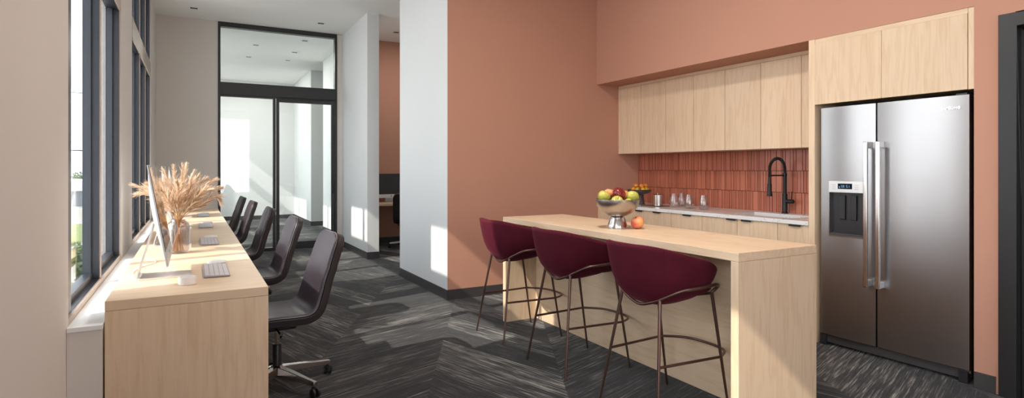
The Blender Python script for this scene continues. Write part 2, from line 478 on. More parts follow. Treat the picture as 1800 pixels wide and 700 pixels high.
# black door at the right edge
root = empty('door_2', (XK, 1.0, 0), kind='structure'); root['label'] = 'black door with black frame at the right edge'
L = (-XK, -1.0, 0)
f = MB(); f.box(XK-.03, XK+.12, 1.475, 1.5595, .001, 2.229); f.box(XK-.03, XK+.12, .4505, .53, .001, 2.229); f.box(XK-.03, XK+.12, .53, 1.475, 2.15, 2.229)
f.box(XK+.04, XK+.12, 1.455, 1.475, .001, 2.15); f.box(XK+.04, XK+.12, .53, 1.475, 2.13, 2.15)
f.build('door_frame', M['frame'], root, L, bevel=.003)
df = B(XK+.06, XK+.105, .535, 1.452, .008, 2.127).build('door_leaf', M['frame'], root, L, bevel=.003)
MB().tube([(XK+.06, .62, 1.0), (XK+.01, .62, 1.0), (XK+.01, .74, 1.0)], .01, 10).build('door_handle', M['chrome'], df, smooth=True)

# ------------------------------------------------------------------ downlights
def downlight(x, y, label, r=.05):
    root = empty('ceiling_downlight', (x, y, H), 0, label, 'ceiling light', 'square recessed downlights')
    t = MB()
    for a in ((-.062,.062,-.062,-.045),(-.062,.062,.045,.062),(-.062,-.045,-.045,.045),(.045,.062,-.045,.045)):
        t.box(a[0], a[1], a[2], a[3], -.006, -.0005)
    t.build('trim_ring', M['ceiling'], root, bevel=.001)
    B(-.045, .045, -.045, .045, -.003, -.0006).build('recess', M['darkvoid'], root)
    MB().lathe([(.026,-.006),(.030,-.004),(.030,-.0031)], 16).build('lens', M['darkplastic'], root, smooth=True)
    return root
for x, y, l in ((.02, 9.39, 'small square downlight in the ceiling above the far end of the desk'),
             (1.775, 9.4, 'small square downlight in the ceiling just before the glass transom'),
             (3.0, 9.4, 'small downlight in the alcove ceiling beside the white wall edge'),
             (1.03, 11.63, 'downlight left of centre seen through the transom, nearer row'),
             (1.765, 10.82, 'downlight nearest the glass seen through the transom'),
             (1.765, 12.0, 'small downlight in the middle seen through the transom'),
             (1.768, 12.95, 'downlight right of centre seen through the transom, far row'),
             (1.01, 12.94, 'faint downlight at far left seen through the transom')):
    downlight(x, y, l)

# ------------------------------------------------------------------ long desk
DZ = .745
t = empty('long_desk', (0, 6.3, 0), 0, 'long pale maple waterfall desk running beside the windows', 'desk')
L = (0, -6.3, 0)
B(-.338, .331, 3.09, 9.60, DZ-.045, DZ).build('desk_top', M['wood_x'], t, L, bevel=.0025)
B(-.338, .331, 3.0905, 3.135, 0.001, DZ-.0455).build('end_panel', M['wood_z'], t, L, bevel=.0015)
B(-.338, .331, 9.555, 9.5995, 0.001, DZ-.0455).build('end_panel', M['wood_z'], t, L, bevel=.0015)
B(-.30, -.28, 3.136, 9.554, .08, DZ-.0455).build('modesty_panel', M['wood_y'], t, L)
# keep the sill wall clear of the desk: sill sits lower and the desk laps over it

# ------------------------------------------------------------------ office chairs
def office_chair(label=None, group=None):
    root = empty('office_chair', (0,0,0), 0, label, 'chair', group)
    prof = spline([(.245,0,.425), (.20,0,.444), (.08,0,.444), (-.06,0,.432), (-.145,0,.436), (-.203,0,.480), (-.232,0,.58), (-.255,0,.69), (-.293,0,.81), (-.335,0,.925)], 6)
    n = len(prof); acc = [0]
    for i in range(1, n): acc.append(acc[-1]+(prof[i]-prof[i-1]).length)
    Lt = acc[-1]
    def halfw(s):                                         # rounded ends
        f = s/Lt; w = .228-.036*max(0, (f-.45)/.55)
        d0, d1 = s, Lt-s; rc = .085
        for d in (d0, d1):
            if d < rc: w -= rc-math.sqrt(max(0, rc*rc-(rc-d)**2))
        return w
    nt = 15
    def surf(off, inset=0.):
        rows = []
        for i in range(n):
            d = (prof[min(i+1, n-1)]-prof[max(i-1, 0)]).normalized(); nn = Vector((d.z, 0, -d.x))
            if nn.x < 0 and nn.z < 0: nn = -nn
            if i > n*.2 and nn.x < -.01: nn = -nn
            if nn.z < 0 and abs(nn.z) > abs(nn.x): nn = -nn
            hw = halfw(acc[i])-inset
            r = []
            for k in range(nt):
                u = -1+2*k/(nt-1); y = u*hw
                f = acc[i]/Lt
                cup = .028*(abs(u)**2.4)*(math.sin(PI*min(1, f*1.2)) if f < .8 else math.sin(PI*.96)*.8+.2)
                q = prof[i]+nn*(off+cup)+Vector((0, y, 0)); r.append(q)
            rows.append(r)
        return rows
    top = surf(.016, .012); bot = surf(-.046, .004)
    def closed(a, b):
        m = MB(); m.grid(a); m.grid(b)
        A = len(a)
        for i in range(A-1):
            m.add([a[i][0], a[i+1][0], b[i+1][0], b[i][0]], [(0,1,2,3)])
            m.add([a[i][-1], a[i+1][-1], b[i+1][-1], b[i][-1]], [(0,1,2,3)])
        for k in range(nt-1):
            m.add([a[0][k], a[0][k+1], b[0][k+1], b[0][k]], [(0,1,2,3)])
            m.add([a[-1][k], a[-1][k+1], b[-1][k+1], b[-1][k]], [(0,1,2,3)])
        return m
    pad = closed(top, surf(-.002, .006)).build('seat_pad', M['leather'], root, smooth=True, bevel=.006)
    shell = closed(surf(-.003, 0.), bot).build('seat_shell', M['leather_dark'], root, smooth=True, bevel=.008)
    # piping along the rim
    rim = surf(.004, .004)
    path = [r[0] for r in rim]+[rim[-1][k] for k in range(1, nt)]+[rim[i][-1] for i in range(n-2, -1, -1)]+[rim[0][k] for k in range(nt-2, 0, -1)]
    MB().tube(path, .0035, 6, closed=True).build('piping', M['stitch'], pad, smooth=True)
    # mechanism + column
    B(-.10, .10, -.07, .07, .355, .40).build('tilt_mechanism', M['black'], root, bevel=.012)
    m = MB(); m.tube([(.02,.07,.375),(.02,.17,.365),(.02,.20,.37)], [.006,.006,.009], 8); m.build('height_lever', M['black'], root, smooth=True)
    MB().lathe([(.0,.16),(.014,.16),(.014,.36),(.0,.36)], 20).build('gas_piston', M['chrome'], root, smooth=True)
    MB().lathe([(.0,.10),(.026,.10),(.026,.26),(.022,.265),(.0,.265)], 20).build('column', M['darkplastic'], root, smooth=True)
    MB().lathe([(0,.075),(.036,.075),(.04,.085),(.04,.125),(.03,.135),(0,.135)], 24).build('hub', M['chrome'], root, smooth=True)
    for k in range(5):
        a = 2*PI*k/5+PI*1.045; ca, sa = math.cos(a), math.sin(a)
        def at(r, s, z): r *= 1.1; return (r*ca-s*sa, r*sa+s*ca, z)
        m = MB()
        rows = []
        for r, hw, z0, z1 in ((.03,.026,.080,.128),(.12,.022,.076,.118),(.24,.017,.070,.100),(.305,.015,.068,.092)):
            rows.append([at(r,-hw,z0), at(r,hw,z0), at(r,hw*.8,z1), at(r,-hw*.8,z1)])
        m.grid(rows, wrap=True); m.add(rows[0], [(0,1,2,3)]); m.add(rows[-1], [(0,1,2,3)])
        leg = m.build('leg', M['chrome'], root, smooth=True, bevel=.003)
        c = MB()
        ang = a+.9+k*1.3; ox, oy, _ = at(.292, 0, 0); wx, wy = math.cos(ang), math.sin(ang)
        for s in (-1, 1):
            pc = [(ox+wx*.012+s*-wy*q, oy+wy*.012+s*wx*q, .0275) for q in (.006, .009, .020, .023)]
            c.tube(pc, [.022, .027, .027, .022], 18)
        c.tube([(ox, oy, .03), (ox, oy, .072)], .007, 8)
        c.box(ox-.011, ox+.011, oy-.011, oy+.011, .048, .060)
        c.build('castor', M['black'], leg, smooth=True)
    return root
ch_y = [3.76, 5.12, 6.50, 7.92, 9.22]
labels = ['dark leather swivel chair nearest the camera, its star base in view beside the desk',
          'dark leather swivel chair directly behind the nearest one along the desk',
          'dark leather swivel chair in the middle of the row along the desk',
          'dark leather swivel chair second from the glass partition along the desk',
          'dark leather swivel chair farthest along the desk, nearest the glass partition']
c0 = office_chair()
rz = [.09, .05, .04, .04, .04]
cx = [.452, .43, .385, .34, .31]
for i in range(5):
    o = c0 if i == 0 else copy_tree(c0)
    o.location = (cx[i], ch_y[i], .0005); o.rotation_euler.z = PI+rz[i]
    tag(o, labels[i], 'chair', 'swivel chairs along the desk')
o = copy_tree(c0); o.location = (3.23, 9.42, .0005); o.rotation_euler.z = PI/2-.55
o['group'] = 'alcove seating'; tag(o, 'dark swivel chair in the alcove, half hidden by the white wall', 'chair')
del o['group']

# ------------------------------------------------------------------ desktop computers
def computer(label=None, group=None):
    root = empty('desktop_computer', (0,0,0), 0, label, 'computer', group)   # local +x = front
    W, Hh, zb = .65, .516, .095
    tilt = Matrix.Rotation(-math.radians(9.5), 4, 'Y')
    def T(x, y, z): return Matrix.Translation((0,0,zb)) @ tilt @ Vector((x, y, z))
    # body : bulged back
    m = MB(); ny, nz = 17, 13; fr = []; bk = []
    for j in range(nz):
        z = Hh*j/(nz-1); a = []; b = []
        for i in range(ny):
            yy = -W/2+W*i/(ny-1); u = 2*i/(ny-1)-1; v = 2*j/(nz-1)-1
            a.append(T(0, yy, z)); b.append(T(-.007-.034*(1-u*u)*(1-v*v)**.8 if abs(u) < 1 and abs(v) < 1 else -.007, yy, z))
        fr.append(a); bk.append(b)
    m.grid(fr); m.grid(bk)
    for j in range(nz-1):
        m.add([fr[j][0], fr[j+1][0], bk[j+1][0], bk[j][0]], [(0,1,2,3)]); m.add([fr[j][-1], fr[j+1][-1], bk[j+1][-1], bk[j][-1]], [(0,1,2,3)])
    for i in range(ny-1):
        m.add([fr[0][i], fr[0][i+1], bk[0][i+1], bk[0][i]], [(0,1,2,3)]); m.add([fr[-1][i], fr[-1][i+1], bk[-1][i+1], bk[-1][i]], [(0,1,2,3)])
    body = m.build('display_body', M['alu'], root, smooth=True)
    def slab(y0, y1, z0, z1, x0, x1):
        return MB().add([T(x0,y0,z0),T(x1,y0,z0),T(x1,y1,z0),T(x0,y1,z0),T(x0,y0,z1),T(x1,y0,z1),T(x1,y1,z1),T(x0,y1,z1)],
            [(0,3,2,1),(4,5,6,7),(0,1,5,4),(1,2,6,5),(2,3,7,6),(3,0,4,7)])
    slab(-W/2+.003, W/2-.003, .075, Hh-.003, .0002, .0025).build('screen', M['gloss'], root)
    slab(-W/2+.003, W/2-.003, .002, .074, .0002, .002).build('chin', M['alu'], root)
    # round fruit-like mark on the chin : a plain disc with a notch and leaf
    mk = MB(); pts = []
    for k in range(24):
        a = 2*PI*k/24; r = .012
        pts.append((r*math.cos(a), r*math.sin(a)*1.03))
    pts = [p for p in pts if not (p[0] > .0105 and abs(p[1]) < .006)]+[]
    pts2 = []
    for (py, pz) in pts:
        pts2.append((py, pz))
    n = len(pts2)
    mk.add([T(.0026, py, .038+pz) for py, pz in pts2]+[T(.002, py, .038+pz) for py, pz in pts2], [tuple(range(n)), tuple(reversed(range(n, 2*n)))]+[(i, (i+1) % n, n+(i+1) % n, n+i) for i in range(n)])
    lf = [(0, .0145), (.003, .0155), (.005, .0195), (.002, .0185)]
    mk.add([T(.0026, py, .038+pz) for py, pz in lf], [(0,1,2,3)])
    mk.build('emblem', M['black'], body)
    # stand: one bent sheet
    path = spline([(.10,0,.004), (.0,0,.004), (-.115,0,.004), (-.142,0,.008), (-.146,0,.022), (-.135,0,.07), (-.098,0,.20), (-.074,0,.30)], 6)
    rows = []
    for i, p in enumerate(path):
        d = (path[min(i+1, len(path)-1)]-path[max(i-1, 0)]).normalized(); nn = Vector((-d.z, 0, d.x)); hw = .095 if i < 20 else .095-.012*(i-20)/20
        rows.append([p+nn*.0035+Vector((0,-hw,0)), p+nn*.0035+Vector((0,hw,0)), p-nn*.0035+Vector((0,hw,0)), p-nn*.0035+Vector((0,-hw,0))])
    m = MB(); m.grid(rows, wrap=True); m.add(rows[0], [(0,1,2,3)]); m.add(rows[-1], [(0,1,2,3)])
    m.build('stand', M['alu'], root, smooth=True)
    return root
def keyboard(label=None, group=None):
    root = empty('keyboard', (0,0,0), 0, label, 'keyboard', group)           # local x = depth, y = width
    m = MB(); hw, hd = .222, .064
    m.add([(-hd,-hw,.002),(hd,-hw,.002),(hd,hw,.002),(-hd,hw,.002),(-hd,-hw,.013),(hd,-hw,.006),(hd,hw,.006),(-hd,hw,.013)],
          [(0,3,2,1),(4,5,6,7),(0,1,5,4),(1,2,6,5),(2,3,7,6),(3,0,4,7)])
    m.build('keyboard_base', M['keygap'], root, bevel=.002)
    k = MB(); cols = 20
    for r in range(5):
        x0 = -hd+.006+r*.0240
        if r == 4: spans = [(0,3),(3,5),(5,12),(12,14),(14,17),(17,20)]
        else: spans = [(c, c+1) for c in range(cols)]
        for a, b in spans:
            y0 = -hw+.006+a*(2*hw-.012)/cols; y1 = -hw+.006+b*(2*hw-.012)/cols
            zt = lambda x: .0135-(x+hd)/(2*hd)*.007+.0018
            x1 = x0+.0215
            k.add([(x0,y0+.001,zt(x0)-.003),(x1,y0+.001,zt(x1)-.003),(x1,y1-.001,zt(x1)-.003),(x0,y1-.001,zt(x0)-.003),
                   (x0,y0+.001,zt(x0)),(x1,y0+.001,zt(x1)),(x1,y1-.001,zt(x1)),(x0,y1-.001,zt(x0))],
                  [(0,3,2,1),(4,5,6,7),(0,1,5,4),(1,2,6,5),(2,3,7,6),(3,0,4,7)])
    k.build('keys', M['keys'], root)
    return root
def mouse(label=None, group=None):
    root = empty('computer_mouse', (0,0,0), 0, label, 'mouse', group)
    m = MB(); rows = []
    for j in range(9):
        v = j/8; ph = v*PI/2; r = []
        for k in range(24):
            a = 2*PI*k/24; sx = abs(math.cos(a))**.8*(1 if math.cos(a) > 0 else -1); sy = abs(math.sin(a))**.8*(1 if math.sin(a) > 0 else -1)
            q = math.cos(ph)**.6 if v < 1 else 0
            r.append((.056*sx*q, .029*sy*q, .007+.017*math.sin(ph)))
        rows.append(r)
    m.grid(rows, wrap=True); m.add(rows[0], [tuple(range(24))])
    m.build('mouse_shell', M['whiteplastic'], root, smooth=True)
    rows = [[(.052*math.cos(2*PI*k/24)*q, .026*math.sin(2*PI*k/24)*q, z) for k in range(24)] for z, q in ((.001,.9),(.0068,1.))]
    m = MB(); m.grid(rows, wrap=True); m.add(rows[0], [tuple(range(24))]); m.add(rows[1], [tuple(range(24))])
    m.build('mouse_base', M['alu'], root, smooth=True)
    return root
seat_name = ['nearest the camera, left of the vase', 'second from the camera, behind the vase', 'third along the desk, behind the pampas grass', 'farthest along the desk']
kb_name = ['nearest the camera', 'second from the camera', 'third from the camera', 'farthest from the camera']
sY = [3.67, 5.17, 6.62, 8.12]
pc0 = computer(); kb0 = keyboard(); ms0 = mouse()
for i in range(4):
    p = pc0 if i == 0 else copy_tree(pc0); k = kb0 if i == 0 else copy_tree(kb0); m_ = ms0 if i == 0 else copy_tree(ms0)
    p.location = (-.105, sY[i], DZ+.0006); p.rotation_euler.z = 0
    tag(p, 'silver all-in-one desktop computer with glossy black screen, '+seat_name[i], 'computer', 'computers on the long desk')
    k.location = (.118, sY[i]+.03, DZ+.0006); k.rotation_euler.z = .0
    tag(k, 'slim silver keyboard on the long desk, '+kb_name[i], 'keyboard', 'keyboards on the long desk')
    m_.location = (.135, sY[i]+.31, DZ+.0006); m_.rotation_euler.z = .06
    tag(m_, 'low white mouse beside the keyboard '+kb_name[i], 'mouse', 'mice on the long desk')
# white puck and cable by the nearest computer
t = empty('charging_dock', (-.022, 3.345, DZ+.0004), 0, 'small round white dock with a hollow top at the foot of the nearest computer', 'dock')
MB().lathe([(0,0),(.038,0),(.041,.003),(.041,.036),(.038,.039),(.030,.039),(.027,.030),(0,.030)], 40).build('dock_body', M['whiteplastic'], t, smooth=True)
MB().lathe([(.0385,.0395),(.0395,.0405),(.031,.0405),(.031,.0395)], 40, closed=True).build('rim', M['sill'], t, smooth=True)
cab = spline([(-.272,3.69,DZ+.0035), (-.276,3.74,DZ+.0035), (-.29,3.84,DZ+.0035), (-.27,4.02,DZ+.0035), (-.2,4.2,DZ+.0035), (-.24,4.4,DZ+.0035), (-.33,4.46,DZ+.0035)], 8)
tag(MB().tube(cab, .0025, 6).build('power_cable', M['whiteplastic'], smooth=True), 'thin white cable curling on the desk behind the nearest computer', 'cable')

# ------------------------------------------------------------------ vase with pampas
VX, VY = -.085, 4.62
t = empty('glass_vase', (VX, VY, DZ+.0004), 0, 'smoked glass vase with rounded shoulders standing on the long desk', 'vase')
pr = [(0,.001),(.05,.001),(.064,.006),(.071,.02),(.072,.05),(.072,.17),(.070,.195),(.060,.214),(.047,.222),(.043,.228),(.044,.236)]
MB().lathe(pr+[(.041,.236),(.040,.228),(.044,.219),(.057,.210),(.066,.193),(.068,.17),(.068,.05),(.067,.022),(.061,.012),(.05,.010),(0,.010)], 48).build('vase_body', M['smoke'], t, smooth=True)
rs = random.Random(5)
dirs = [(-.58,.0,.80,.9),(-.45,-.25,.95,1.),(-.33,.2,1.,1.),(-.2,-.2,1.05,1.),(-.05,.15,1.,1.),(.05,-.25,1.,1.),(.12,.1,1.05,1.),(.3,-.1,1.05,1.),
        (.42,.2,1.,1.),(.55,-.12,.98,1.),(.68,.1,.85,1.),(.5,-.35,.8,.9),(-.3,-.45,.75,.85),(.2,.4,.9,1.),(-.62,.25,.7,.85),(.75,-.05,.62,.85),(0,-.4,.75,.8)]
pl = [('at the far left of the bunch'),('leaning left with a full tip'),('upright left of centre'),('tall, just left of centre'),('upright at the back of the centre'),
      ('upright at the front of the centre'),('tall, just right of centre'),('tall, right of centre'),('leaning right at the back'),('broad, leaning right'),
      ('drooping at the upper right'),('low at the front right'),('low at the front left'),('short at the back right'),('sagging at the lower left'),('sagging at the lower right'),('short at the front centre')]
for i, (dx, dy, dz, sz) in enumerate(dirs):
    d = Vector((dx, dy, dz)).normalized()
    base_p = Vector((-dx*.055, -dy*.055, .014)); neck = Vector((dx*.026+rs.uniform(-.006,.006), dy*.03, .235))
    Ltot = .37*sz*rs.uniform(.80, 1.06)
    ctrl = [base_p, base_p.lerp(neck, .55), neck, neck+d*.12, neck+d*.24+Vector((dx*.015,dy*.02,0)), neck+d*Ltot+Vector((dx*.05, dy*.05, -.04*abs(dx)-.01))]
    path = spline(ctrl, 10)
    r0 = empty('pampas_stalk', (VX, VY, DZ+.0004), 0, 'dried beige pampas plume '+pl[i]+' in the smoked vase', 'pampas grass', 'pampas stalks in the vase')
    MB().tube(path, [.0022]*(len(path)-6)+[.0014]*6, 6).build('stem', M['straw'], r0, smooth=True)
    # plume blades along the upper part
    m = MB(); up = path[25:]; K = 340
    seg = len(up)-1; lean = rs.uniform(0, 2*PI)
    for k in range(K):
        f = rs.random()**.9; q = f*seg; a = int(min(seg-1, q)); fr_ = q-a
        p = up[a].lerp(up[a+1], fr_); tdir = (up[a+1]-up[a]).normalized()
        s1 = tdir.orthogonal().normalized(); s2 = tdir.cross(s1); an = lean+rs.gauss(0, 1.5)
        rad = s1*math.cos(an)+s2*math.sin(an)
        spread = (.16+.75*rs.random()**1.6)*(1.1-.8*f)
        ln = (.045+.085*rs.random())*(1.0-.55*f)*(1.25 if rs.random() < .12 else 1)
        g = Vector((dx*.06, dy*.05, -.30-.35*rs.random()))
        pts = [p]; dcur = (tdir+rad*spread).normalized()
        for j in range(3):
            pts.append(pts[-1]+dcur*ln/3); dcur = (dcur+g*.45*(j+1)*.5+rad*.12).normalized()
        wv = tdir.cross(rad).normalized()*(.0024*(.5+.8*rs.random()))
        m.add([pts[0]-wv*.4, pts[0]+wv*.4, pts[1]-wv, pts[1]+wv, pts[2]-wv*.8, pts[2]+wv*.8, pts[3]-wv*.1, pts[3]+wv*.1], [(0,1,3,2),(2,3,5,4),(4,5,7,6)])
    pm = bpy.data.meshes.new('plume'); pm.from_pydata(m.v, [], m.f); pm.materials.append(M['plume'])
    po = bpy.data.objects.new('plume', pm); C.objects.link(po); po.parent = r0

# ------------------------------------------------------------------ kitchen island
IZ = .911
t = empty('kitchen_island', (2.69, 3.19, 0), 0, 'pale maple kitchen island with waterfall ends and recessed front panel', 'kitchen island')
L = (-2.69, -3.19, 0)
B(2.372, 3.0, 1.95, 4.43, IZ-.045, IZ).build('island_top', M['wood_y'], t, L, bevel=.0025)
B(2.372, 3.0, 1.9505, 1.998, .001, IZ-.0455).build('end_panel', M['wood_z'], t, L, bevel=.0015)
B(2.372, 3.0, 4.382, 4.4295, .001, IZ-.0455).build('end_panel', M['wood_z'], t, L, bevel=.0015)
B(2.68, 2.70, 1.9985, 4.3815, .001, IZ-.0455).build('front_panel', M['wood_y'], t, L)
B(2.97, 2.99, 1.9985, 4.3815, .001, IZ-.0455).build('back_panel', M['wood_y'], t, L)

# ------------------------------------------------------------------ bar stools
def stool(label=None, group=None):
    root = empty('bar_stool', (0,0,0), 0, label, 'bar stool', group)          # +x = front
    N = 56
    def plan(a, k):                                      # a=0 front, PI back
        ca, sa = math.cos(a), math.sin(a)
        e = .80
        return (abs(ca)**e*(1 if ca > 0 else -1)*(.302 if ca > 0 else .262)*k, abs(sa)**e*(1 if sa > 0 else -1)*.272*k)
    def rimz(a):
        b = abs((a+PI) % (2*PI)-PI)/PI                    # 0 front .. 1 back
        s = lambda x: x*x*(3-2*x)
        if b < .13: return .70
        if b < .27: return .70+.075*s((b-.13)/.14)
        return .775+.158*math.sin(PI/2*min(1, (b-.27)/.62))
    def botz(px): return .607+.045*max(0, min(1, (px+.22)/.45))
    rows_o = []
    levels = [0, .10, .25, .42, .6, .78, .92, 1.0]
    for v in levels:
        r = []
        for k in range(N):
            a = 2*PI*k/N; rz_ = rimz(a); bz = botz(math.cos(a)*.25); z = bz+(rz_-bz)*v
            hh = (z-bz)
            kk = .62+.34*(1-math.exp(-hh/.062))+.04*min(1, hh/.33)
            back = max(0, -math.cos(a))
            px, py = plan(a, kk)
            px -= back*.05*(hh/.33)
            r.append(Vector((px, py, z)))
        rows_o.append(r)
    rows_i = []
    for v in reversed(levels):
        r = []
        for k in range(N):
            a = 2*PI*k/N; rz_ = rimz(a); z = .655+(rz_-.655)*v
            hh = (z-.600)
            kk = .62+.34*(1-math.exp(-hh/.062))+.04*min(1, hh/.33)-.115*(1 if v < .98 else .55)
            back = max(0, -math.cos(a)); px, py = plan(a, kk); px -= back*.05*(hh/.33)
            r.append(Vector((px, py, z+(.004 if v > .98 else 0))))
        rows_i.append(r)
    m = MB(); m.grid(rows_o, wrap=True); m.grid([rows_o[-1], rows_i[0]], wrap=True); m.grid(rows_i, wrap=True)
    m.add(rows_o[0], [tuple(range(N))]); m.add(rows_i[-1], [tuple(range(N))])
    sh = m.build('seat_shell', M['velvet'], root, smooth=False)
    sh.data.polygons.foreach_set('use_smooth', [True]*len(sh.data.polygons))
    # seam lines down the outside of the shell
    for s in (-1, 1):
        k = int(round((PI-s*.95)/(2*PI)*N)) % N
        MB().tube([rows_o[i][k]+Vector((rows_o[i][k].x, rows_o[i][k].y, 0)).normalized()*-.001 for i in range(1, 8)], .0022, 6).build('seam', M['velvet'], sh, smooth=True)
    cu = MB(); rr = []
    for q, z in ((.78,.656),(.83,.668),(.84,.685),(.80,.698),(.60,.705),(0.02,.708)):
        rr.append([Vector((plan(2*PI*k/N, q)[0]+.012, plan(2*PI*k/N, q)[1]*.93, z)) for k in range(N)])
    cu.grid(rr, wrap=True); cu.add(rr[0], [tuple(range(N))]); cu.add(rr[-1], [tuple(range(N))])
    cu.build('seat_cushion', M['velvet'], root, smooth=True)
    R = .0095
    legend = {}
    for s in (-1, 1):
        rear_top = (-.165, s*.150, .642); rear_foot = (-.262, s*.235, .001)
        front_top = (.148, s*.212, .665); front_foot = (.258, s*.235, .001)
        MB().tube([rear_foot, rear_top], [R*.72, R], 12).build('leg', M['bronze'], root, smooth=True)
        MB().tube([front_foot, front_top], [R*.72, R], 12).build('leg', M['bronze'], root, smooth=True)
        rail = spline([rear_top, (-.15, s*.175, .660), (-.10, s*.236, .698), (-.05, s*.262, .708), (.05, s*.270, .714), (.115, s*.264, .716), (.155, s*.250, .708), (.160, s*.232, .688), front_top], 6)
        MB().tube(rail, R*.95, 12).build('seat_rail', M['bronze'], root, smooth=True)
        f = .30/.65
        rf = Vector(rear_foot).lerp(Vector(rear_top), .305/.632); ff = Vector(front_foot).lerp(Vector(front_top), .305/.655)
        MB().tube([rf, ff], R*.78, 10).build('foot_rail', M['bronze'], root, smooth=True)
        legend[s] = ff
    MB().tube(spline([legend[-1], (.325, -.14, .305), (.352, 0, .305), (.325, .14, .305), legend[1]], 8), R*.78, 10).build('front_foot_rail', M['bronze'], root, smooth=True)
    MB().tube(spline([(-.165,-.150,.642), (-.175,0,.597), (-.165,.150,.642)], 8), R*.9, 10).build('under_bar', M['bronze'], root, smooth=True)
    MB().tube([(.148,-.212,.660), (.145,-.1,.630), (.145,.1,.630), (.148,.212,.660)], R*.8, 10).build('under_bar', M['bronze'], root, smooth=True)
    return root
s0 = stool()
sl = ['burgundy velvet bar stool farthest from the camera, beside the terracotta wall', 'burgundy velvet bar stool in the middle of the three at the island',
      'burgundy velvet bar stool nearest the camera, at the right end of the island']
for i, y in enumerate((4.03, 3.215, 2.40)):
    o = s0 if i == 0 else copy_tree(s0)
    o.location = (2.30, y, .0005); o.rotation_euler.z = 0
    tag(o, sl[i], 'bar stool', 'burgundy bar stools at the island')

# ------------------------------------------------------------------ kitchen wall units
ys = [5.4155, 5.02, 4.625, 4.23, 3.835, 3.437, 3.04, 2.7635]
def cabinet(name, y1, y0, zb, zt, xf, xb, doors, label, cat, group, pulls=(), toe=0):
    root = empty(name, ((xf+xb)/2, (y0+y1)/2, zb), 0, label, cat, group)
    L = (-(xf+xb)/2, -(y0+y1)/2, -zb)
    g = .0024
    B(xf+.021, xb, y0+g*.3, y1-g*.3, zb+toe, zt).build('cabinet_body', M['wood_z'], root, L)
    if toe: B(xf+.07, xb, y0+g, y1-g, zb+.001, zb+toe-.001).build('toe_kick', M['base'], root, L)
    for i, (a, b) in enumerate(doors):
        d = B(xf, xf+.020, a+g, b-g, zb+max(toe, .001), zt-.002).build('cabinet_door', M['wood_z'], root, L, bevel=.0012)
        for p in pulls:
            if a < p < b:
                h = MB(); h.box(xf-.018, xf+.012, p-.05, p+.05, zt-.0015, zt+.0015); h.box(xf-.018, xf-.015, p-.05, p+.05, zt-.014, zt-.0015)
                h.build('finger_pull', M['black'], d)
    return root
U0, U1, UX, UB = 1.508, 2.285, 4.47, 4.7990
names = ['at the left end against the terracotta wall', 'second from the left, above the glasses', 'third from the left, above the sink and tap']
for i in range(3):
    a, m_, b = ys[2*i], ys[2*i+1], ys[2*i+2]
    cabinet('wall_cabinet', a, b, U0, U1, UX, UB, [(b, m_), (m_, a)], 'pale maple two-door wall cabinet '+names[i], 'cabinet', 'maple wall cabinets')
cabinet('wall_cabinet', ys[6], ys[7], U0, U1, UX, UB, [(ys[7], ys[6])], 'narrow pale maple wall cabinet against the tall refrigerator panel', 'cabinet', 'maple wall cabinets')
tag(B(UX+.004, UB, 2.7635, 5.4155, U1+.0008, 2.3172).build('cabinet_filler', M['wood_y']), 'thin maple filler strip between wall cabinets and terracotta soffit', 'trim strip')
BT = .891
bdoors = [(ys[0], ys[1], [], 'in the left corner against the terracotta wall'), (ys[1], ys[2], [4.69], 'below the fruit stand'), (ys[2], ys[3], [4.424], 'below the steel canister'),
          (ys[3], ys[4], [4.013], 'below the drinking glasses')]
for a, b, p, l in bdoors:
    cabinet('base_cabinet', a, b, 0.0, BT, XK+.012, 4.7985, [(b, a)], 'pale maple base cabinet '+l, 'cabinet', 'maple base cabinets', p, .1)
cabinet('base_cabinet', ys[4], ys[6], 0.0, BT, XK+.012, 4.7985, [(ys[6], ys[5]), (ys[5], ys[4])], 'wide pale maple base cabinet below the sink with two doors', 'cabinet', 'maple base cabinets', [3.493, 3.335], .1)
# cut the body of the sink cabinet low so the basin has room
for o in C.objects:
    if o.name.startswith('cabinet_body') and o.parent and o.parent.get('label', '').startswith('wide pale'):
        for v in o.data.vertices:
            if v.co.z > .5: v.co.z = .66
cabinet('base_cabinet', ys[6], ys[7], 0.0, BT, XK+.012, 4.7985, [(ys[7], ys[6])], 'narrow pale maple base cabinet beside the tall refrigerator panel', 'cabinet', 'maple base cabinets', [2.88], .1)
# worktop with sink cutout
CZ = .925; sx0, sx1, sy0, sy1 = 4.27, 4.62, 3.0, 3.62
m = MB(); z0 = BT+.0018
o8 = [(XK-.004,2.7635),(4.7985,2.7635),(4.7985,5.4155),(XK-.004,5.4155)]; i8 = [(sx0,sy0),(sx1,sy0),(sx1,sy1),(sx0,sy1)]
vs = [(x,y,z) for z in (z0, CZ) for x,y in o8+i8]
fs = []
for i in range(4):
    j = (i+1) % 4
    fs += [(i, j, 4+j, 4+i), (8+i, 8+j, 12+j, 12+i), (i, j, 8+j, 8+i), (4+i, 4+j, 12+j, 12+i)]
m.add(vs, fs)
tag(m.build('kitchen_worktop', M['quartz'], bevel=0), 'white speckled quartz worktop with sink cutout under the wall cabinets', 'worktop')
m = MB(); g = .012; zb = z0-.001; zd = .70
m.box(sx0-g, sx0-.002, sy0-g, sy1+g, zd, zb); m.box(sx1+.002, sx1+g, sy0-g, sy1+g, zd, zb)
m.box(sx0-.002, sx1+.002, sy0-g, sy0-.002, zd, zb); m.box(sx0-.002, sx1+.002, sy1+.002, sy1+g, zd, zb)
m.box(sx0-g, sx1+g, sy0-g, sy1+g, zd-.008, zd)
t = empty('kitchen_sink', ((sx0+sx1)/2, (sy0+sy1)/2, zd-.008), 0, 'rectangular undermounted steel sink set in the white worktop', 'sink')
L = (-t.location[0], -t.location[1], -t.location[2])
m.build('basin', M['steel_v'], t, L)
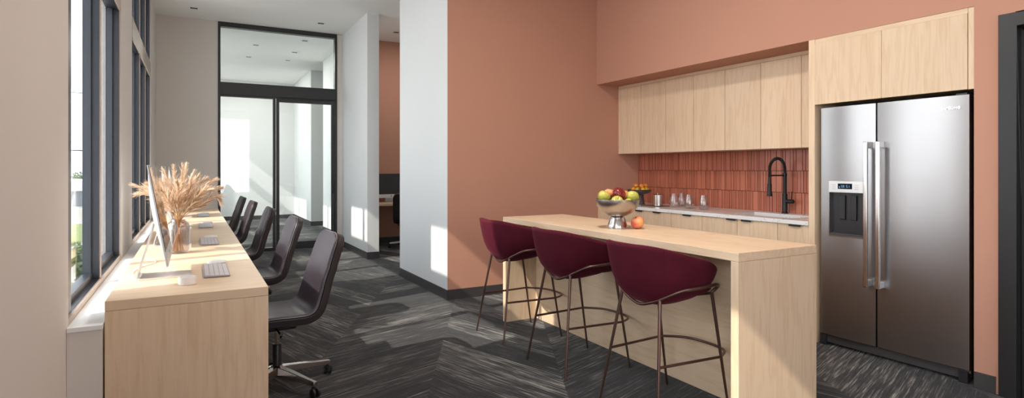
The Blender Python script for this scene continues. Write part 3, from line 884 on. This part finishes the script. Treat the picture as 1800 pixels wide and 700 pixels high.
MB().lathe([(0,0),(.04,0),(.044,.002),(.03,.003),(0,.001)], 24, c=((sx0+sx1)/2, (sy0+sy1)/2, zd+.0005)).build('drain', M['chrome'], t, L, smooth=True)

# faucet
FX, FY = 4.715, 3.37
t = empty('kitchen_faucet', (FX, FY, CZ+.0004), 0, 'matte black spring neck kitchen tap with side lever behind the sink', 'tap')
MB().lathe([(0,0),(.030,0),(.030,.006),(.0225,.010),(.0225,.175),(.019,.18),(0,.18)], 28).build('tap_body', M['black'], t, smooth=True)
MB().lathe([(0,.1805),(.0165,.1805),(.0165,.335),(.019,.336),(.019,.365),(.012,.367),(0,.367)], 24).build('riser', M['black'], t, smooth=True)
arc = [(0,0,.36)]+[(-.098+.098*math.cos(a), .005*(1-math.cos(a)), .40+.098*math.sin(a)) for a in [PI*k/16 for k in range(17)]]+[(-.197,.01,.36),(-.198,.01,.33)]
# the neck leans toward the room; plane turned slightly to the left
nk = MB(); hose = MB()
apts = spline(arc, 5); hose.tube(apts, .0085, 10); hose.build('hose', M['black'], t, smooth=True)
coil = []; acc = 0
for i in range(len(apts)-1):
    a, b = apts[i], apts[i+1]; seg = (b-a); L_ = seg.length; d = seg.normalized(); s1 = Vector((0,1,0)); s2 = d.cross(s1).normalized()
    for k in range(8):
        f = k/8; ph = (acc+L_*f)/.0062*2*PI
        coil.append(a+seg*f+s1*math.cos(ph)*.0115+s2*math.sin(ph)*.0115)
    acc += L_
nk.tube(coil, .0024, 5).build('spring_coil', M['black'], t, smooth=True)
MB().lathe([(0,.16),(.0225,.16),(.0235,.17),(.019,.19),(.019,.265),(.014,.275),(.012,.33),(0,.33)], 24, c=(-.198,.01,0)).build('spray_head', M['black'], t, smooth=True)
MB().tube([(-.012,0,.345),(-.19,.01,.345)], .0065, 10).build('support_arm', M['black'], t, smooth=True)
lv = MB(); lv.tube([(0,-.015,.11),(0,-.085,.11)], .019, 20)
lv.build('lever_hub', M['black'], t, smooth=True, bevel=.002)
MB().tube([(0,-.066,.125),(.004,-.068,.20)], [.006,.0045], 10).build('lever', M['black'], t, smooth=True)

# backsplash tiles
t = empty('tiled_backsplash', (4.79, 4.09, CZ), 0, 'terracotta tiled backsplash of narrow upright tiles behind the worktop', 'backsplash')
L = (-4.79, -4.09, -CZ)
B(4.785, 4.7988, 2.7640, 5.4155, CZ+.0006, U0-.0006).build('grout_bed', M['grout'], t, L)
m = MB(); rt = random.Random(11)
for z0_, z1_ in ((CZ+.001, 1.112), (1.115, 1.311), (1.314, U0-.001)):
    y = 2.7645
    while y < 5.41:
        w_ = rt.choice([.016, .016, .030, .030, .048, .062]); y2 = min(5.4150, y+w_)
        d = rt.choice([0, .0015, .003]) 
        if y2-y > .006: m.box(4.7790-d*.6, 4.7848, y, y2-.0055, z0_, z1_-.002)
        y = y2
m.build('tiles', M['tile'], t, L)

# ------------------------------------------------------------------ refrigerator housing
t = empty('tall_side_panel', (4.4, 2.736, 0), 0, 'tall pale maple side panel left of the refrigerator', 'panel')
B(XK-.001, 4.7985, 2.712, 2.7615, .001, 2.3172).build('panel_board', M['wood_z'], t, (-4.4, -2.736, 0), bevel=.0012)
t = empty('overhead_cabinet', (4.45, 2.2, 1.83), 0, 'pale maple two-door cabinet above the refrigerator', 'cabinet')
L = (-4.45, -2.2, -1.83)
B(XK+.022, 4.79, 1.722, 2.7112, 1.825, 2.316).build('cabinet_body', M['wood_z'], t, L)
for a, b in ((1.7235, 2.2245), (2.2265, 2.711)):
    B(XK-.004, XK+.016, a, b, 1.818, 2.283).build('cabinet_door', M['wood_z'], t, L, bevel=.0012)
B(XK+.002, XK+.021, 1.7225, 2.711, 2.2845, 2.3165).build('top_rail', M['wood_y'], t, L)
B(XK+.004, XK+.021, 1.6915, 1.7215, 1.818, 2.3165).build('side_filler', M['wood_z'], t, L)

# refrigerator
FXF = 4.175
t = empty('refrigerator', (4.5, 2.2, 0), 0, 'stainless steel side-by-side refrigerator with ice and water dispenser', 'refrigerator')
L = (-4.5, -2.2, 0)
FB, FT = .085, 1.79
B(FXF+.055, 4.78, 1.735, 2.688, .03, 1.785).build('case', M['darkplastic'], t, L, bevel=.004)
# freezer door (left) with dispenser opening
ya, yb = 2.283, 2.684; dya, dyb, dz0, dz1, dzp = 2.345, 2.612, .835, 1.238, 1.155
def bowed(m, y0, y1, z0, z1, ca, cb):
    mid, hw = (ca+cb)/2, (cb-ca)/2; N = max(2, int((y1-y0)/.02))
    pts = [(FXF+.009*((y0+(y1-y0)*k/N-mid)/hw)**2, y0+(y1-y0)*k/N) for k in range(N+1)]
    return m.prism([(FXF+.05, y0)]+pts+[(FXF+.05, y1)], z0, z1)
m = MB()
bowed(m, ya, dya, FB, FT, ya, yb); bowed(m, dyb, yb, FB, FT, ya, yb); bowed(m, dya, dyb, FB, dz0, ya, yb); bowed(m, dya, dyb, dz1, FT, ya, yb)
ld = m.build('freezer_door', M['steel'], t, L, smooth=True)
m = MB(); m.box(FXF+.045, FXF+.052, dya-.0, dyb, dz0, dz1); cav = m.build('dispenser_back', M['darkplastic'], ld)
m = MB()
m.box(FXF-.003, FXF+.006, dya-.006, dya, dz0, dzp); m.box(FXF-.003, FXF+.006, dyb, dyb+.006, dz0, dzp); m.box(FXF-.003, FXF+.006, dya-.006, dyb+.006, dz0-.007, dz0)
m.build('dispenser_rim', M['handle'], ld, bevel=.001)
m = MB(); m.box(FXF-.001, FXF+.044, dya+.001, dyb-.001, dz0+.001, dz0+.02)
for k in range(9): m.box(FXF+.004, FXF+.04, dya+.02+k*.026, dya+.034+k*.026, dz0+.02, dz0+.023)
m.build('drip_tray', M['base'], ld, bevel=.002)
B(FXF-.005, FXF+.044, dya-.004, dyb+.004, dzp, dz1+.002).build('control_panel', M['alu'], ld, bevel=.002)
B(FXF-.0065, FXF-.0051, 2.44, 2.545, 1.182, 1.222).build('display', M['gloss'], ld)
def emis(name, c, s):
    tt = NT(name); e = tt.n('ShaderNodeEmission', None, Color=c, Strength=s); tt.t.links.new(e.outputs[0], tt.out.inputs[0]); return tt.m
M['lcd'] = emis('blue_digits', (.25,.55,.9,1), 1.2)
sg = MB()
def seg7(y, z, h, pat):
    w_ = h*.5; e = h*.09; x = FXF-.0068
    S = {'a': (y, y-w_, z+h-e, z+h), 'g': (y, y-w_, z+h/2-e/2, z+h/2+e/2), 'd': (y, y-w_, z, z+e), 'f': (y, y-e, z+h/2, z+h), 'b': (y-w_+e, y-w_, z+h/2, z+h), 'e': (y, y-e, z, z+h/2), 'c': (y-w_+e, y-w_, z, z+h/2)}
    for c in pat: a = S[c]; sg.box(x, x+.0003, a[0], a[1], a[2], a[3])
seg7(2.519, 1.192, .018, 'gfacd'); seg7(2.506, 1.192, .018, 'afgbcd'); seg7(2.482, 1.192, .018, 'afgcd'); seg7(2.469, 1.192, .018, 'bc')
sg.box(FXF-.0068, FXF-.0065, 2.535, 2.528, 1.19, 1.194); sg.box(FXF-.0068, FXF-.0065, 2.535, 2.530, 1.198, 1.202)
sg.build('display_digits', M['lcd'], ld)
bt = MB()
for z in (1.178, 1.193, 1.208):
    bt.box(FXF-.0062, FXF-.0049, 2.562, 2.590, z, z+.007); bt.box(FXF-.0062, FXF-.0049, 2.395, 2.425, z, z+.007)
bt.build('button', M['keys'], ld)
for y in (2.452, 2.535):
    m = MB(); m.add([(FXF+.030,y-.021,1.135),(FXF+.030,y+.021,1.135),(FXF+.030,y+.021,.955),(FXF+.030,y-.021,.955),(FXF+.040,y-.021,1.135),(FXF+.040,y+.021,1.135),(FXF+.044,y+.021,.955),(FXF+.044,y-.021,.955)],
        [(0,1,2,3),(4,5,6,7),(0,1,5,4),(1,2,6,5),(2,3,7,6),(3,0,4,7)])
    m.build('dispenser_paddle', M['frame'], ld, bevel=.003)
rd = bowed(MB(), 1.728, 2.272, FB, FT, 1.728, 2.272).build('fridge_door', M['steel'], t, L, smooth=True)
def handle(par, y):
    m = MB(); x0 = FXF-.062
    m.box(x0, x0+.014, y-.014, y+.014, .50, 1.52)
    b = m.build('door_handle', M['handle'], par, bevel=.004)
    m = MB()
    for z in (.505, 1.475): m.box(x0+.0145, FXF+.006, y-.013, y+.013, z, z+.045)
    m.box(x0+.0145, x0+.030, y-.007, y+.007, .55, 1.475)
    m.build('handle_mount', M['alu'], b, bevel=.003)
handle(ld, 2.318); handle(rd, 2.236)
B(FXF+.02, FXF+.05, 1.79, 2.688, .022, .078).build('kick_plate', M['base'], t, L, bevel=.003)
B(FXF+.004, FXF+.045, 1.735, 1.785, .003, .08).build('hinge_cover', M['darkplastic'], t, L, bevel=.003)
B(FXF+.004, FXF+.045, 2.64, 2.688, .003, .08).build('hinge_cover', M['darkplastic'], t, L, bevel=.003)
m = MB(); m.box(FXF+.002, FXF+.02, 1.724, 1.75, .078, .083); m.tube([(FXF+.006, 1.724, .07), (FXF+.006, 1.724, .088)], .006, 10); m.build('door_hinge', M['chrome'], t, L)
B(FXF+.01, FXF+.05, 1.74, 1.80, FT+.001, FT+.012).build('top_hinge', M['darkplastic'], t, L, bevel=.002)
# raised maker's lettering
cu = bpy.data.curves.new('lettering', 'FONT'); cu.body = 'SAMSUNG'; cu.size = .0215; cu.extrude = .0035; cu.space_character = 1.12; cu.align_x = 'CENTER'; cu.offset = .0006
to = bpy.data.objects.new('lettering_tmp', cu); C.objects.link(to)
bpy.context.view_layer.update()
me = bpy.data.meshes.new_from_object(to.evaluated_get(bpy.context.evaluated_depsgraph_get()))
bpy.data.objects.remove(to); me.materials.clear(); me.materials.append(M['handle'])
lo = bpy.data.objects.new('lettering', me); C.objects.link(lo); lo.parent = rd
lo.location = (FXF+.0030, 1.825, 1.706); lo.rotation_euler = (PI/2, 0, -PI/2); lo['label'] = 'raised silver lettering'
lo.scale = (1, 1, 1)

# ------------------------------------------------------------------ fruit and bowls
def apple(r, mat, kind='apple'):
    m = MB(); pr = []
    for k in range(19):
        a = -PI/2+PI*k/18
        rr = r*math.cos(a)*(1+.07*math.sin(a)); z = r*.93*math.sin(a)
        if kind == 'apple':
            z -= r*.30*math.exp(-(rr/(r*.34))**2)*(1 if a > 0 else -.55)
        elif kind == 'peach': z -= r*.13*math.exp(-(rr/(r*.28))**2)*(1 if a > 0 else 0)
        elif kind == 'lemon': z *= 1.18
        pr.append((max(rr, 0), z))
    m.lathe(pr, 32)
    if kind == 'peach':                                   # groove down one side
        m.v = [tuple(Vector(v)*(1-.07*math.exp(-((math.atan2(v[1], v[0]))/.16)**2))) for v in m.v]
    return m
def put_fruit(nm, r, mat, kind, loc, rot, label, cat, group):
    root = empty(nm, loc, 0, label, cat, group); root.rotation_euler = rot
    apple(r, mat, kind).build('fruit_body', mat, root, smooth=True)
    if kind != 'peach' and kind != 'lemon': MB().tube([(0,0,r*.55), (.002,0,r*.8), (.004,0,r*1.08)], [.0016,.0012,.0018], 6).build('stem', M['fruitstem'], root, smooth=True)
    else: MB().lathe([(0,0),(.004,0),(.003,.003),(0,.003)], 8, c=(0,0,r*(.80 if kind == 'peach' else 1.07))).build('stem', M['fruitstem'], root, smooth=True)
    return root
BX, BY = 2.634, 3.20
t = empty('steel_fruit_bowl', (BX, BY, IZ+.0004), 0, 'brushed steel footed bowl heaped with fruit on the island', 'bowl')
outer = [(.153*math.sin(a), .078+.125*(1-math.cos(a))) for a in [PI/2*k/14 for k in range(1, 15)]]
inner = [(.149*math.sin(a), .0815+.1215*(1-math.cos(a))) for a in [PI/2*k/14 for k in range(14, 0, -1)]]
MB().lathe([(0,.078)]+outer+[(.153,.205),(.149,.205)]+inner+[(0,.0815)], 56).build('bowl_cup', M['steel_v'], t, smooth=True)
MB().lathe([(0,0),(.074,0),(.075,.003),(.066,.03),(.055,.062),(.047,.079),(.040,.081),(0,.077)], 48).build('foot', M['chrome'], t, smooth=True)
z0 = IZ
# camera looks from -x,-y; left in the picture is about (-.87,+.49), toward camera (-.49,-.87) reversed
def pic(dx, dn, z): # dx right in picture, dn toward the camera
    r_ = Vector((.874, -.486)); f_ = Vector((-.486, -.874)); q = r_*dx+f_*dn; return (BX+q.x, BY+q.y, z0+z)
fr = [('apple', .046, 'greenapple', 'apple', (-.098, .02, .222), (.3,.5,0), 'large yellow-green apple at the left of the steel bowl'),
      ('peach', .042, 'peach', 'peach', (-.048, -.062, .236), (.2,.1,1), 'pink peach at the back of the steel bowl'),
      ('apple', .047, 'redapple', 'apple', (.008, .012, .243), (.6,.2,0), 'deep red apple on top in the middle of the steel bowl'),
      ('apple', .045, 'greenapple', 'apple', (.101, .028, .222), (-.1,.4,0), 'yellow-green apple at the right of the steel bowl'),
      ('apple', .043, 'greenapple', 'apple', (-.02, .095, .190), (.7,-.5,0), 'low yellow-green apple at the front of the steel bowl'),
      ('apple', .036, 'greenapple', 'apple', (.062, .088, .178), (.2,.9,0), 'yellow-green apple mostly sunk at the front right of the steel bowl'),
      ('peach', .040, 'peach', 'peach', (.066, -.06, .222), (.9,.3,0), 'small peach tucked behind the red apple in the steel bowl')]
for nm, r, mt, kd, q, rot, lb in fr:
    put_fruit(nm, r, M[mt], kd, pic(*q), rot, lb, nm, 'fruit in the steel bowl')
put_fruit('peach', .0465, M['peach'], 'peach', (2.715, 3.082, IZ+.0445), (.35, .25, PI+1.15), 'single loose peach on the island beside the steel bowl', 'peach', None)

# dark fruit stand on the worktop
SX, SY = 4.45, 5.02
t = empty('fruit_stand', (SX, SY, CZ+.0004), 0, 'dark stoneware pedestal bowl of small citrus in the worktop corner', 'bowl')
MB().lathe([(0,0),(.066,0),(.066,.006),(.060,.012),(.052,.06),(.048,.10),(.046,.112),(.06,.118),(.10,.128),(.130,.148),(.138,.168),(.134,.170),(.124,.152),(.09,.138),(0,.134)], 48).build('pedestal_bowl', M['darkbowl'], t, smooth=True)
cit = [(-.075,.03,.172,'citrus'),(-.038,.07,.168,'lemon'),(-.02,-.01,.172,'citrus'),(.028,.066,.168,'lemon'),(.072,.03,.170,'lemon'),(.045,-.035,.172,'citrus'),(-.06,-.05,.170,'citrus'),(.0,-.085,.172,'citrus'),(.098,-.035,.168,'citrus'),
       (-.042,.012,.216,'citrus'),(.02,.025,.210,'citrus'),(.072,-.012,.213,'citrus')]
cn = ['at the left', 'yellow one at the front left', 'in the middle', 'yellow one at the front', 'yellow one at the right', 'behind the middle', 'at the back left', 'at the very back', 'at the back right', 'on top at the left', 'on top in the middle', 'on top at the right']
for (dx, dn, z, mt), l in zip(cit, cn):
    q = Vector((.874,-.486))*dx+Vector((-.486,-.874))*dn
    put_fruit('clementine' if mt == 'citrus' else 'lemon', .0265, M[mt], 'lemon' if mt == 'lemon' else 'apple2', (SX+q.x, SY+q.y, CZ+z), (random.uniform(-1,1), random.uniform(-1,1), 0),
              ('orange clementine ' if mt == 'citrus' else 'small citrus, ')+l+' on the dark fruit stand', 'citrus fruit', 'citrus on the dark fruit stand')

# tray with canister
CX, CY = 4.40, 4.67
tag(B(CX-.10, CX+.09, CY-.085, CY+.16, CZ+.0005, CZ+.0075).build('serving_tray', M['tray'], bevel=.003), 'flat bronze tray under the steel canister', 'tray')
t = empty('steel_canister', (CX, CY, CZ+.008), 0, 'small steel canister with knobbed lid on the bronze tray', 'canister')
MB().lathe([(0,0),(.053,0),(.055,.002),(.055,.108),(0,.108)], 40).build('canister_body', M['chrome'], t, smooth=True)
lid = MB().lathe([(0,.1085),(.057,.1085),(.057,.114),(.045,.119),(0,.123)], 40).build('lid', M['chrome'], t, smooth=True)
MB().lathe([(0,.1235),(.006,.1235),(.006,.134),(.012,.138),(.013,.146),(.008,.151),(0,.152)], 20).build('knob', M['chrome'], lid, smooth=True)
# drinking glasses
def tumbler(loc, label, water=False):
    root = empty('drinking_glass', loc, 0, label, 'glass', 'stemless glasses on the worktop'); root.scale = (1.16, 1.16, 1.18)
    o = [(0,.0005),(.026,.0005),(.034,.008),(.040,.025),(.041,.045),(.038,.075),(.032,.105),(.029,.122)]
    i = [(.0275,.122),(.0305,.105),(.0365,.075),(.0395,.045),(.0385,.025),(.032,.012),(.02,.0075),(0,.0065)]
    MB().lathe(o+i, 40).build('glass_body', M['clear'], root, smooth=True)
    if water: MB().lathe([(0,.0070),(.020,.0079),(.0315,.0124),(.0380,.0254),(.0390,.045),(.0380,.058),(0,.058)], 40).build('water_fill', M['water'], root, smooth=True)
tumbler((4.45, 4.48, CZ+.0004), 'stemless glass at the left end of the row beside the canister')
tumbler((4.60, 4.52, CZ+.0004), 'stemless glass standing behind the leftmost one')
tumbler((4.40, 4.22, CZ+.0004), 'stemless glass of water in the middle of the worktop row', True)
tumbler((4.40, 4.03, CZ+.0004), 'stemless glass at the right end of the row, nearest the sink', True)

# ------------------------------------------------------------------ alcove desk and computer
t = empty('alcove_desk', (3.4, 9.87, 0), 0, 'wall mounted maple desk in the terracotta alcove', 'desk')
B(2.427, 4.99, 9.58, 10.154, .700, .74).build('desk_top', M['wood_x'], t, (-3.4, -9.87, 0), bevel=.002)
B(2.427, 2.447, 9.62, 10.145, .56, .6995).build('bracket', M['wood_z'], t, (-3.4, -9.87, 0))
B(4.0, 4.04, 9.62, 10.14, .001, .6995).build('leg_panel', M['wood_z'], t, (-3.4, -9.87, 0))
o = copy_tree(pc0); o.location = (2.87+.2, 9.90, .7406); o.rotation_euler.z = -PI/2+.02
o.scale = (.84,.84,.84); o['label'] = 'all-in-one computer with dark screen on the alcove desk'; del o['group']

# ------------------------------------------------------------------ outside
GZ = -3.5
struct('ground', B(-220, XO-.02, -120, 320, GZ-.3, GZ), M['asphalt']); 
C.objects['ground'].name = 'ground'
def outside(nm, mb, mat, label, cat, **k): return tag(mb.build(nm, mat, **k), label, cat)
# strip of picture: direction x = -.14 y
outside('pavement', MB().prism([(-30,30),(-2,26),(-2,42),(-30,50)], GZ+.001, GZ+.06), M['concrete'], 'pale concrete pavement seen through the nearest window', 'pavement')
outside('lawn', MB().prism([(-60,58),(-2,46),(-2,60),(-60,76)], GZ+.001, GZ+.05), M['grass'], 'strip of dry green lawn beyond the road', 'lawn')
outside('boundary_wall', MB().prism([(-60,80),(-2,64),(-2,64.4),(-60,80.4)], GZ+.001, GZ+1.1), M['concrete'], 'low beige boundary wall beyond the lawn', 'wall')
t = empty('warehouse', (-20, 100, GZ), 0, 'long low grey building with white roof band on the horizon', 'building')
B(-40, 24, -8, 8, .001, 2.0).build('building_wall', M['farwall'], t)
B(-41, 25, -9, 9, 2.001, 3.3).build('roof_band', M['farwhite'], t)
def tree(nm, x, y, h, r, label, n=1400, z0_=GZ, leafs=.35, seed=1):
    rr = random.Random(seed); t = empty(nm, (x, y, z0_), 0, label, 'tree' if h > 2.5 else 'shrub')
    MB().tube([(0,0,0.001),(.05*r,0,h*.4),(0,.03*r,h*.8)], [r*.10, r*.07, r*.02], 8).build('trunk', M['bark'], t, smooth=True)
    m = MB()
    for k in range(n):
        d = Vector((rr.gauss(0,1), rr.gauss(0,1), rr.gauss(0,1))).normalized()*r*(rr.random()**.4)
        c = Vector((0,0,h-r*.8))+Vector((d.x, d.y, d.z*.85))
        a = Vector((rr.gauss(0,1), rr.gauss(0,1), rr.gauss(0,1))).normalized()*leafs*.5; b = a.orthogonal().normalized()*leafs*.3
        m.add([c-a, c+b, c+a, c-b], [(0,1,2,3)])
    me = bpy.data.meshes.new('foliage'); me.from_pydata(m.v, [], m.f); me.materials.append(M['leaf'])
    o = bpy.data.objects.new('foliage', me); C.objects.link(o); o.parent = t
tree('tree', -17.5, 128, 4.3, 2.4, 'small round tree rising behind the low grey building', seed=3)
tree('shrub', -1.72, 12.2, 3.55, .42, 'leafy green shrub just outside the nearest window', 1500, leafs=.09, seed=4)
t = empty('timber_planter', (-2.0, 11.4, GZ), 0, 'stacked cedar board screen outside the nearest window', 'screen')
m = MB()
for k in range(16): m.box(-.28, .22, -.04, .04, .3+k*.2, .47+k*.2)
m.build('boards', M['cedar'], t)
m = MB(); m.box(-.24,-.18,.041,.10,.001,3.5); m.box(.12,.18,.041,.10,.001,3.5); m.build('posts', M['black'], t)
t = empty('utility_line', (0, 40, GZ), 0, 'two dark overhead wires crossing the sky outside', 'overhead wires')
m = MB(); m.tube([(-60,0,5.95),(-5,0,5.86),(30,0,5.95)], .03, 6); m.tube([(-60,0,9.2),(-5,0,9.1),(30,0,9.2)], .02, 6)
m.build('wire', M['black'], t)
t.location = (0,40,GZ)

# ------------------------------------------------------------------ light
D = Vector((1, .25, -.9)).normalized()
sl_ = bpy.data.lights.new('sun', 'SUN'); sl_.energy = 6.0; sl_.angle = math.radians(.6); sl_.color = (1, .93, .84)
so = bpy.data.objects.new('sun', sl_); C.objects.link(so); so.rotation_euler = D.to_track_quat('-Z', 'Y').to_euler(); so.location = (-4, 3, 6)
wd = bpy.data.worlds.new('world'); sc.world = wd; wd.use_nodes = True
nt = wd.node_tree; nt.nodes.clear()
bg = nt.nodes.new('ShaderNodeBackground'); ow = nt.nodes.new('ShaderNodeOutputWorld')
tc = nt.nodes.new('ShaderNodeTexCoord'); sp = nt.nodes.new('ShaderNodeSeparateXYZ'); rp = nt.nodes.new('ShaderNodeValToRGB')
nt.links.new(tc.outputs['Generated'], sp.inputs[0]); nt.links.new(sp.outputs[2], rp.inputs[0]); nt.links.new(rp.outputs[0], bg.inputs[0]); nt.links.new(bg.outputs[0], ow.inputs[0])
rp.color_ramp.elements[0].position = .0; rp.color_ramp.elements[0].color = (.95,.975,1,1)
rp.color_ramp.elements[1].position = .7; rp.color_ramp.elements[1].color = (.80,.88,1,1)
bg.inputs[1].default_value = 5.4
def portal(x, y, z, sx_, sy_, rot):
    l = bpy.data.lights.new('daylight_portal', 'AREA'); l.shape = 'RECTANGLE'; l.size = sx_; l.size_y = sy_; l.cycles.is_portal = True
    o = bpy.data.objects.new('daylight_portal', l); C.objects.link(o); o.location = (x, y, z); o.rotation_euler = rot
for a, b in wins:
    portal(XO-.02, (a+b)/2, (SILL+WT)/2, WT-SILL, b-a, (0, -PI/2, 0))
for a, b in ((.6, 2.0),): portal((a+b)/2, YN-.17, 1.85, b-a, 2.9, (PI/2, 0, 0))
# fill lights added below the ceiling to brighten the rooms, no fixtures there
def fill_light(x, y, e, size=.10, col=(1,.95,.88)):
    l = bpy.data.lights.new('ceiling_fill', 'AREA'); l.shape = 'DISK'; l.size = size; l.energy = e; l.color = col
    o = bpy.data.objects.new('ceiling_fill', l); C.objects.link(o); o.location = (x, y, H-.02)
for x, y, e, z_ in ((1.9, .9, 12, .4), (1.9, 2.7, 50, .4), (3.3, 8.9, 16, .1), (1.2, 12.5, 34, .1), (1.2, 15, 34, .1)):
    fill_light(x, y, e, z_)

# ------------------------------------------------------------------ camera
cam = bpy.data.cameras.new('camera'); co = bpy.data.objects.new('camera', cam); C.objects.link(co)
cam.sensor_fit = 'HORIZONTAL'; cam.sensor_width = 36; cam.lens = 36*1011/1800
cam.shift_y = (297-350)/1800
cam.clip_start = .05; cam.clip_end = 600
th = math.atan(562/1011)
co.location = (0, 0, 1.33); co.rotation_euler = (PI/2, 0, -th)
sc.camera = co
vs_ = sc.view_settings
vs_.view_transform = 'Standard'; vs_.look = 'None'; vs_.gamma = 1; vs_.use_curve_mapping = False; vs_.exposure = 0.15
